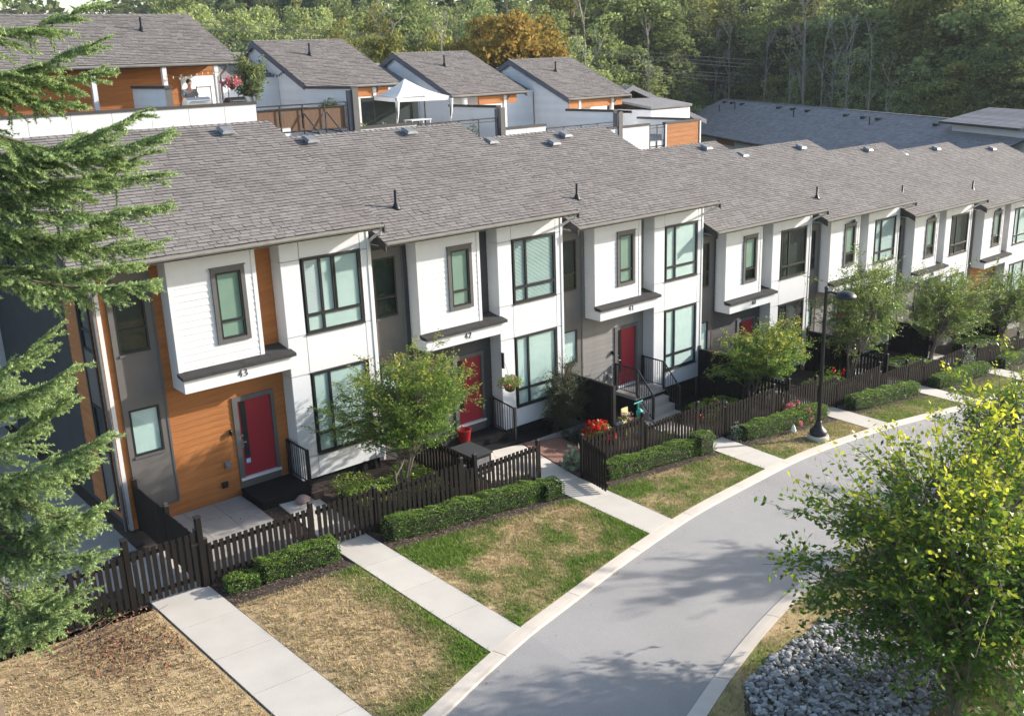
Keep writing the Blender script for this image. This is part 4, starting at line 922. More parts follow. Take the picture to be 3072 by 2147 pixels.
# ================================================================== FENCES, GATES, SCREENS, STAIRS, HEDGES
PK = cached('picket', lambda: MB().box(-.047, .047, 0, .022, 0, 1).mesh('picket', M['fence']))
def picket_panel(x0, x1, zt, label, cat='fence', y=-3.3, step=.148, dirv=None, zb=None, posts=(True, True), name='picket_fence', group='picket fence panels along the front gardens'):
    """one fence panel: two posts, two rails, single pickets; dirv lets it run in any direction"""
    ln = x1 - x0; t = thing(name, label, cat, (x0, y, 0), group)
    d = dirv or (1, 0); t.rotation_euler[2] = math.atan2(d[1], d[0])
    def wxy(s): return (x0 + d[0] * s, y + d[1] * s)
    n = int(round(ln / step)); st = ln / n
    for k in range(n):
        s = (k + .5) * st; gx, gy = wxy(s); zb_ = g(gx, gy) + .09
        p = link('picket', PK, t, (s, -.024 + random.uniform(-.002, .002), zb_ + random.uniform(-.008, .008)), (0, random.uniform(-.006, .006), 0)); p.scale = (1, 1, zt - zb_)
    g0 = g(*wxy(0)); g1 = g(*wxy(ln))
    put(MB().box(0, ln, .0, .04, zt - .19, zt - .10), 'rail', M['fence'], t)
    put(MB().hexa([(0, 0, g0 + .22), (ln, 0, g1 + .22), (ln, .04, g1 + .22), (0, .04, g0 + .22)], [(0, 0, g0 + .31), (ln, 0, g1 + .31), (ln, .04, g1 + .31), (0, .04, g0 + .31)]), 'rail', M['fence'], t)
    for k, (s, gg) in enumerate(((0, g0), (ln, g1))):
        if posts[k]:
            o = put(MB().box(s - .05, s + .05, -.01, .09, gg - .1, zt + .11), 'fence_post', M['fence'], t)
            put(MB().add([(s - .06, -.02, zt + .11), (s + .06, -.02, zt + .11), (s + .06, .1, zt + .11), (s - .06, .1, zt + .11), (s, .04, zt + .15)], [(0, 1, 4), (1, 2, 4), (2, 3, 4), (3, 0, 4), (3, 2, 1, 0)]), 'post_cap', M['dark_trim'], o)
    return t
FL = [(-16, -8.35, -5.42, 'fence panel at the far left running under the spruce'), (-8.3, -5.85, -5.54, 'fence panel between the spruce and the first gate'),
      (-4.1, -1.5, -5.89, 'fence panel in front of the grey paved patio of number 43'), (.28, 2.95, -6.06, 'fence panel in front of the staked maple'),
      (3.05, 5.65, -6.31, 'fence panel left of the open gate'), (7.36, 9.95, -6.62, 'fence panel right of the open gate by the red flowers'),
      (10.02, 12.55, -6.92, 'fence panel below the steps of number 41'), (14.0, 16.65, -7.30, 'fence panel with pink roses leaning over it'),
      (16.75, 19.25, -7.60, 'fence panel behind the street lamp'), (20.65, 23.6, -8.05, 'fence panel right of the lamp between two gates'),
      (23.7, 25.75, -8.45, 'fence panel beside the yellow leafed twigs'), (27.15, 30.4, -8.80, 'fence panel below the black privacy screen'),
      (30.5, 31.75, -9.05, 'short fence panel wrapped by a climbing vine'), (33.15, 36.0, -9.30, 'fence panel near the right edge in front of the broad tree'),
      (36.1, 38.3, -9.6, 'fence panel at the right edge behind the last hedge'), (39.7, 42.5, -9.9, 'fence panel beyond the right hedge'), (42.6, 45.3, -10.15, 'farthest fence panel of the row')]
for x0, x1, zt, lb in FL: picket_panel(x0, x1, zt, 'dark brown picket ' + lb)
GL = [(-5.72, -4.30, -5.55, 'closed picket gate at the top of the leftmost path'), (-1.38, .18, -5.92, 'closed picket gate at the top of the second path'),
      (12.65, 13.9, -7.02, 'closed picket gate below the steps of number 41'), (19.35, 20.55, -7.80, 'closed picket gate right of the street lamp'),
      (25.85, 27.05, -8.55, 'closed picket gate behind the yellow twigs'), (31.85, 33.05, -9.18, 'closed picket gate near the climbing vine'), (38.4, 39.6, -9.75, 'closed picket gate at the right edge')]
for x0, x1, zt, lb in GL: 
    t = picket_panel(x0, x1, zt, 'dark brown ' + lb, 'gate', posts=(False, False), name='gate', group='picket gates')
    put(MB().box(.02, .10, -.05, -.026, zt - .25, zt - .22), 'hinge', M['black'], t); put(MB().box(x1 - x0 - .12, x1 - x0 + .02, -.05, -.026, zt - .3, zt - .26), 'latch', M['black'], t)
for x, zt, lb in ((-5.79, -5.40, 'left post of the leftmost gate'), (-4.2, -5.42, 'right post of the leftmost gate')):
    t = thing('gate_post', 'black square ' + lb, 'post', (x, -3.3, g(x, -3.3))); put(MB().box(-.06, .06, -.03, .09, -.1, zt + .17 - g(x, -3.3)), 'post', M['fence'], t); put(MB().box(-.07, .07, -.04, .10, zt + .17 - g(x, -3.3), zt + .2 - g(x, -3.3)), 'post_cap', M['black'], t)
ga = R(-104)
t = picket_panel(7.3, 8.62, -6.58, 'dark brown picket gate standing open over the third path', 'gate', y=-3.36, posts=(False, False), name='gate', group='picket gates', dirv=(math.cos(ga), math.sin(ga)))
picket_panel(-4.3, -2.35, -5.58, 'dark picket fence running from the orange house corner to the gate post', y=.38, dirv=(0, -1), group='side picket fences', step=.11)
picket_panel(-4.3, -2.65, -5.62, 'dark picket fence between the side path and the grey patio', y=-1.6, dirv=(0, -1), group='side picket fences', step=.11)
for x, y0, ln, zt, lb in ((3.45, .35, 3.5, -6.15, 'low dark picket fence between the yards of 43 and 42 behind the maple'), (24.6, .5, 3.5, -8.0, 'dark picket fence between yards behind the tall tree'), (17.6, -1.0, 2.2, -7.35, 'dark picket fence between the yards of 41 and 40')):
    picket_panel(x, x + ln, zt, lb, y=y0, dirv=(0, -1), group='side picket fences')
def screen(x, y0, y1, zt, lb):
    t = thing('privacy_screen', lb, 'fence', (x, y0, g(x, y0)), 'black privacy screens between the porches')
    zb_ = min(g(x, y0), g(x, y1)) - g(x, y0) - .05; zt -= g(x, y0); n = int((y0 - y1) / .145)
    for k in range(n): put(MB().box(-.012 - .006 * (k % 2), .014, -(k + 1) * .145 + .004, -k * .145, zb_, zt - .05), 'board', M['blackwood'], t)
    put(MB().box(-.03, .03, y1 - y0, .0, zt - .05, zt), 'top_rail', M['dark_trim'], t)
    put(MB().box(-.06, .06, .0, .1, zb_, zt + .12), 'post', M['black'], t); put(MB().box(-.06, .06, y1 - y0 - .12, y1 - y0, zb_, zt + .0), 'post', M['black'], t)
screen(10.15, .45, -1.75, -6.02, 'tall black privacy screen behind the dark cypress')
screen(17.35, .62, -1.5, -6.82, 'tall black privacy screen left of number 40')
screen(24.7, .7, -1.4, -7.6, 'tall black privacy screen behind the street lamp')
screen(31.75, .8, -1.2, -8.55, 'tall black privacy screen beside the broad tree at the right')
screen(39.0, 1.0, -1.2, -9.25, 'tall black privacy screen nearest the right edge')

# patio slabs, steps and railings of number 43
t = thing('patio', 'grey paved patio of large slabs by the orange wall', 'patio', (-2.7, -1.2, g(-2.7, -1.2)))
zz = g(-2.7, -1.2)
for i in range(3):
    for j in range(4):
        a = -3.95 + i * .80; b_ = .49 - j * .86; x1_ = min(a + .79, -1.56)
        put(MB().box(a + .004, x1_, b_ - .85, b_, -6.95, -6.825 - .05 * j + .0).box(0, 0, 0, 0, 0, 0) if False else MB().hexa([(a, b_ - .85, -7.1), (x1_, b_ - .85, -7.1), (x1_, b_, -7.1), (a, b_, -7.1)], [(a, b_ - .85, g(a, b_ - .85) + .035), (x1_, b_ - .85, g(x1_, b_ - .85) + .035), (x1_, b_, g(x1_, b_) + .035), (a, b_, g(a, b_) + .035)]), 'paving_slab', M['concrete_d'], t, loc=(2.7, 1.2, -zz))
def porch_steps(x0, x1, y0, y1, z, lb, h=.2):
    t = thing('porch_step', lb, 'step', ((x0 + x1) / 2, (y0 + y1) / 2, z - h), 'dark entrance steps')
    cx_, cy_ = (x0 + x1) / 2, (y0 + y1) / 2; n = 9
    for k in range(n):
        a = y0 + (y1 - y0) * k / n; b_ = y0 + (y1 - y0) * (k + 1) / n - .006; put(MB().box(x0 - cx_, x1 - cx_, a - cy_, b_ - cy_, h - .03, h), 'tread_board', M['blackwood'], t)
    put(MB().box(x0 - cx_ + .02, x1 - cx_ - .02, y0 - cy_ + .02, y1 - cy_, -.3, h - .031), 'step_base', M['blackwood'], t)
porch_steps(-1.52, -.08, -.72, .5, -6.62, 'dark decked entrance step below the red door of 43')
porch_steps(5.75, 7.15, -.2, .66, -7.22, 'dark decked entrance step below the door of 42')
porch_steps(5.70, 7.2, -.62, -.205, -7.38, 'lower dark step in front of the door of 42')
def rail(pts, h, lb, n, name='railing', group='black metal porch railings'):
    """railing along a polyline of foot points"""
    p0 = Vector(pts[0]); t = thing(name, lb, 'railing', tuple(p0), group)
    L_ = [Vector(p) - p0 for p in pts]
    for k, (a, b_) in enumerate(zip(L_[:-1], L_[1:])):
        up = Vector((0, 0, h)); lo = Vector((0, 0, .10))
        put(MB().tube([a + up, b_ + up], .028, 6), 'top_rail', M['black'], t); put(MB().tube([a + lo, b_ + lo], .018, 6), 'bottom_rail', M['black'], t)
        m = n[k]
        for q in range(1, m):
            c = a.lerp(b_, q / m); put(MB().tube([c + lo, c + up], .0125, 5), 'baluster', M['black'], t)
    for a in L_: put(MB().box(-.035, .035, -.035, .035, -.06, h + .03), 'rail_post', M['black'], t, loc=tuple(a))
rail([(-.10, .42, -6.62), (-.10, -.66, -6.62)], 1.0, 'black railing beside the step of the orange house', [9])
rail([(7.12, .55, -7.22), (7.12, -.52, -7.34)], 1.0, 'black railing beside the step under the hanging basket', [9])
# stairs and railings of 41 and the following units
def stairs(num, lb):
    ux, uy, uz = UN[num]; fl = uz - 6.42; t = thing('entrance_stairs', lb, 'stairs', (ux - .72, uy - .4, g(ux - .7, uy - .9)), 'entrance stairs of the row')
    o = Vector(t.location); gz = o.z
    def P_(x0, x1, y0, y1, z0, z1): return MB().box(ux + x0 - o.x, ux + x1 - o.x, uy + y0 - o.y, uy + y1 - o.y, z0 - o.z, z1 - o.z)
    fl2 = fl - .02
    put(P_(-1.60, -.05, -.62, .5, fl2 - .12, fl2), 'landing', M['concrete_d'], t); put(P_(-1.55, -.1, -.5, .5, gz - .3, fl2 - .121), 'landing_base', M['blackwood'], t)
    n = max(2, int(round((fl2 - gz) / .2)) - 0); rz = (fl2 - gz) / n
    for k in range(1, n): put(P_(-1.55, -.15, -.62 - .28 * k, -.62 - .28 * (k - 1) - .004, gz - .2, fl2 - rz * k), 'stair_tread', M['concrete_d'], t)
    yb = -.62 - .28 * (n - 1)
    for sx, nm in ((-1.5, 'left'), (-.12, 'right')):
        rail([(ux + sx, uy + .42, fl2), (ux + sx, uy - .60, fl2), (ux + sx, uy + yb + .1, gz + .1)], 1.0, 'black %s railing of the %s' % (nm, lb), [10, 7])
stairs(41, 'entrance stairs behind the red flowers and scooter')
stairs(40, 'entrance stairs hidden by the yellow green tree'); stairs(39, 'entrance stairs beside the tall yard tree'); stairs(38, 'entrance stairs behind the broad tree'); stairs(37, 'entrance stairs nearest the right edge')
# paved corners by 42, stone edging
sheet('paved_area', 7.32, 8.9, -3.2, -.6, .03, M['paver']); sheet('paved_area', 4.7, 7.25, -2.3, -.65, .028, M['concrete'])
sheet('window_well_cover', 7.35, 10.0, -.5, .55, .05, M['blackwood'])
t = thing('edging', 'low concrete edging around the dark bed below the bay of 42', 'edging', (8.6, -.55, g(8.6, -.55)))
put(MB().box(-1.3, 1.5, -.06, .02, -.2, .14), 'edging_strip', M['concrete_d'], t); put(MB().box(1.42, 1.5, .021, .9, -.2, .14), 'edging_strip', M['concrete_d'], t)
sheet('window_well_cover', 14.9, 17.2, -.3, .9, .05, M['blackwood'])

# hedges -------------------------------------------------------------
def hedge(x0, x1, y0, y1, h, lb, n=None, leaf=.042, group='clipped box hedges along the fence', round_=False, tipf=.35):
    n = n or int((x1 - x0) * 2600); t = thing('hedge', lb, 'hedge', ((x0 + x1) / 2, (y0 + y1) / 2, g((x0 + x1) / 2, (y0 + y1) / 2)), group)
    cx_, cy_ = t.location.x, t.location.y; cz = t.location.z
    r_ = np.random.default_rng(int(abs(x0) * 97)); 
    u = r_.uniform(-1, 1, (n * 2, 3)); face = np.argmax(np.abs(u), 1)
    hx, hy = (x1 - x0) / 2, (y1 - y0) / 2
    P = r_.uniform(-1, 1, (n, 3)); area = np.array([hy * h, hx * h * 1.2, hx * hy * 2.2]); ax = r_.choice(3, n, p=area / area.sum())
    sg = r_.choice([-1, 1], n); sg[ax == 2] = 1
    P[np.arange(n), ax] = sg * (1 - r_.random(n) ** 2 * .22)
    # round the shoulders and add clipped unevenness
    q = np.linalg.norm(P, axis=1, ord=6)[:, None]; q4 = np.linalg.norm(P[:, 1:], axis=1, ord=4)[:, None]; P = P / np.maximum(q, .85) / np.maximum(q4, .96)
    X = cx_ + P[:, 0] * hx; Y = cy_ + P[:, 1] * hy
    bump = .22 * (fbm(X * 2.6, P[:, 2] * 2 + Y * 2.6, 4) - .45)
    Zl = (P[:, 2] * .5 + .5) * h * (1 + .14 * (fbm(X * 1.7, Y * 1.7, 8) - .5) * 2)
    Y = Y + np.sign(P[:, 1]) * bump * (ax == 1); Zl = Zl + bump * (ax == 2)
    C = np.stack([X - cx_, Y - cy_, Zl + G(X, Y) - cz], -1); V, F = leaf_quads(C, leaf, leaf * .6, r_, .3)
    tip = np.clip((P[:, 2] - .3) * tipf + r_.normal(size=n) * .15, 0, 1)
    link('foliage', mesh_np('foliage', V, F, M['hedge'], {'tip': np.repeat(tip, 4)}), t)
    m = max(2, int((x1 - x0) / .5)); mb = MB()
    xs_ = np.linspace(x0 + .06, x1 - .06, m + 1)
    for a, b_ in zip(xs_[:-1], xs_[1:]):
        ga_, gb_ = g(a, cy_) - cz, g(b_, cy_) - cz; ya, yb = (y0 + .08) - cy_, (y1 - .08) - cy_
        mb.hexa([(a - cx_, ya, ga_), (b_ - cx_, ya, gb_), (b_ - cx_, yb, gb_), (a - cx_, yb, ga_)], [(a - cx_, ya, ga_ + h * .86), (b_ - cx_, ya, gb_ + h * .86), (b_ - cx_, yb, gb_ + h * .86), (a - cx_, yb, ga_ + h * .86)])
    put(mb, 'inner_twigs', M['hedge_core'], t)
hedge(-3.15, -1.2, -4.05, -3.5, .50, 'short box hedge between the two leftmost paths', leaf=.045)
hedge(-3.95, -3.25, -4.05, -3.6, .32, 'small low box bush at the left end of the short hedge', leaf=.045)
hedge(.25, 5.15, -4.02, -3.5, .54, 'long box hedge between the second path and the open gate')
hedge(5.2, 5.85, -4.15, -3.55, .52, 'small round box bush at the right end of the long hedge')
hedge(7.75, 11.9, -3.98, -3.47, .54, 'box hedge right of the open gate'); hedge(11.8, 12.5, -4.1, -3.45, .68, 'box bush beside the path below number 41')
hedge(14.3, 19.1, -4.0, -3.5, .54, 'box hedge left of the lamp post behind the lawn'); hedge(20.8, 25.6, -4.05, -3.5, .54, 'box hedge right of the street lamp')
hedge(27.2, 31.75, -4.05, -3.5, .54, 'box hedge below the vine covered fence'); hedge(33.2, 37.9, -4.05, -3.5, .54, 'last visible box hedge at the right edge', n=5000); hedge(39.8, 45.2, -4.05, -3.5, .54, 'box hedge beyond the right edge', n=4000)
hedge(.3, 3.2, -2.6, -1.2, .38, 'loose green groundcover bush under the staked maple', n=3600, leaf=.07, group='low garden shrubs', tipf=.9)
hedge(15.0, 17.1, -1.9, -.6, .4, 'low green bush behind the fence of number 41', n=3000, leaf=.06, group='low garden shrubs', tipf=.8)
hedge(27.3, 30.0, -2.6, -1.0, .5, 'dark green bush in the shade of the black screen', n=3000, leaf=.06, group='low garden shrubs')
hedge(20.9, 23.4, -2.6, -1.4, .5, 'rounded bush behind the fence near the lamp', n=2500, leaf=.06, group='low garden shrubs')
hedge(34.0, 37.0, -2.6, -1.0, .6, 'dark bush under the broad tree', n=2500, leaf=.07, group='low garden shrubs')

# street lamp --------------------------------------------------------
lx, ly = 16.5, -5.22; lz = g(lx, ly); t = thing('street_lamp', 'tall black street lamp with a domed head over the kerb', 'street lamp', (lx, ly, lz))
put(MB().lathe([(.36, -.1), (.36, .16), (.34, .2), (.33, .2)], (0, 0, 0), 24), 'footing', M['concrete'], t)
put(MB().lathe([(.27, .2), (.29, .24), (.29, .33), (.25, .38), (.17, .46), (.12, .55), (.10, .66), (.085, .7)], (0, 0, 0), 24), 'lamp_base', M['black'], t, smooth=True)
put(MB().lathe([(.075, .7), (.055, -3.47 - lz), (.065, -3.46 - lz), (.065, -3.40 - lz), (.03, -3.38 - lz)], (0, 0, 0), 16), 'pole', M['black'], t, smooth=True)
hz_ = -3.58 - lz
put(MB().tube([(0, 0, hz_), (0, -.15, hz_ + .03), (0, -.42, hz_ + .02)], [.04, .035, .05], 10), 'arm', M['black'], t)
hd = put(MB().lathe([(.04, .17), (.13, .16), (.24, .11), (.32, .03), (.335, -.03), (.30, -.05)][::-1], (0, -.72, hz_ - .02), 28), 'lamp_head', M['black'], t, smooth=True)
put(MB().lathe([(.29, -.052), (.20, -.075), (.02, -.085)][::-1], (0, -.72, hz_ - .02), 24), 'lens', M['lamp_glass'], hd, smooth=True)

# ================================================================== TREES AND PLANTS
BR = [( (-7.95, -7.94, 6.33) , (-7.45, -9.33, 5.24) ), ( (-8.0, -8.0, 6.07) , (-6.95, -9.38, 4.77) ), ( (-8.1, -8.09, 5.64) , (-7.06, -9.86, 3.99) ), ( (-8.17, -8.15, 5.31) , (-7.19, -10.16, 4.32) ), ( (-8.28, -8.26, 4.83) , (-6.82, -10.52, 3.52) ), ( (-8.31, -8.29, 4.67) , (-6.98, -9.65, 3.3) ), ( (-8.38, -8.36, 4.35) , (-6.79, -10.92, 3.23) ), ( (-8.43, -8.4, 4.13) , (-6.61, -9.94, 3.0) ), ( (-8.48, -8.45, 3.92) , (-6.81, -10.68, 2.78) ), ( (-8.51, -8.48, 3.75) , (-6.98, -11.08, 2.43) ), ( (-8.54, -8.5, 3.65) , (-6.99, -10.6, 1.91) ), ( (-8.57, -8.54, 3.49) , (-7.27, -11.19, 1.54) ), ( (-8.55, -8.51, 3.59) , (-7.09, -10.08, 1.63) ), ( (-8.63, -8.59, 3.22) , (-7.65, -10.26, 2.08) ), ( (-8.66, -8.61, 3.11) , (-7.93, -9.54, 1.92) ), ( (-8.6, -8.56, 3.38) , (-7.23, -10.18, 2.12) ), ( (-8.71, -8.67, 2.84) , (-8.23, -9.85, 2.22) ), ( (-9.05, -8.98, 1.33) , (-8.3, -10.28, 0.99) ), ( (-9.12, -9.05, 1.01) , (-8.18, -10.78, 0.64) ), ( (-9.19, -9.12, 0.69) , (-8.19, -10.17, 0.1) ), ( (-9.28, -9.21, 0.26) , (-8.13, -11.03, -0.24) ), ( (-9.34, -9.26, -0.01) , (-8.13, -10.42, -0.75) ), ( (-9.43, -9.34, -0.39) , (-8.29, -10.98, -1.13) ), ( (-9.47, -9.39, -0.6) , (-8.45, -11.4, -1.51) ), ( (-9.5, -9.41, -0.71) , (-8.62, -10.95, -2.11) ), ( (-9.52, -9.43, -0.82) , (-8.88, -11.21, -2.27) ), ( (-9.57, -9.48, -1.03) , (-9.09, -10.33, -2.19) ), ( (-9.61, -9.52, -1.25) , (-9.39, -10.96, -2.35) ), ( (-9.38, -9.3, -0.17) , (-8.58, -10.08, -1.53) ),]
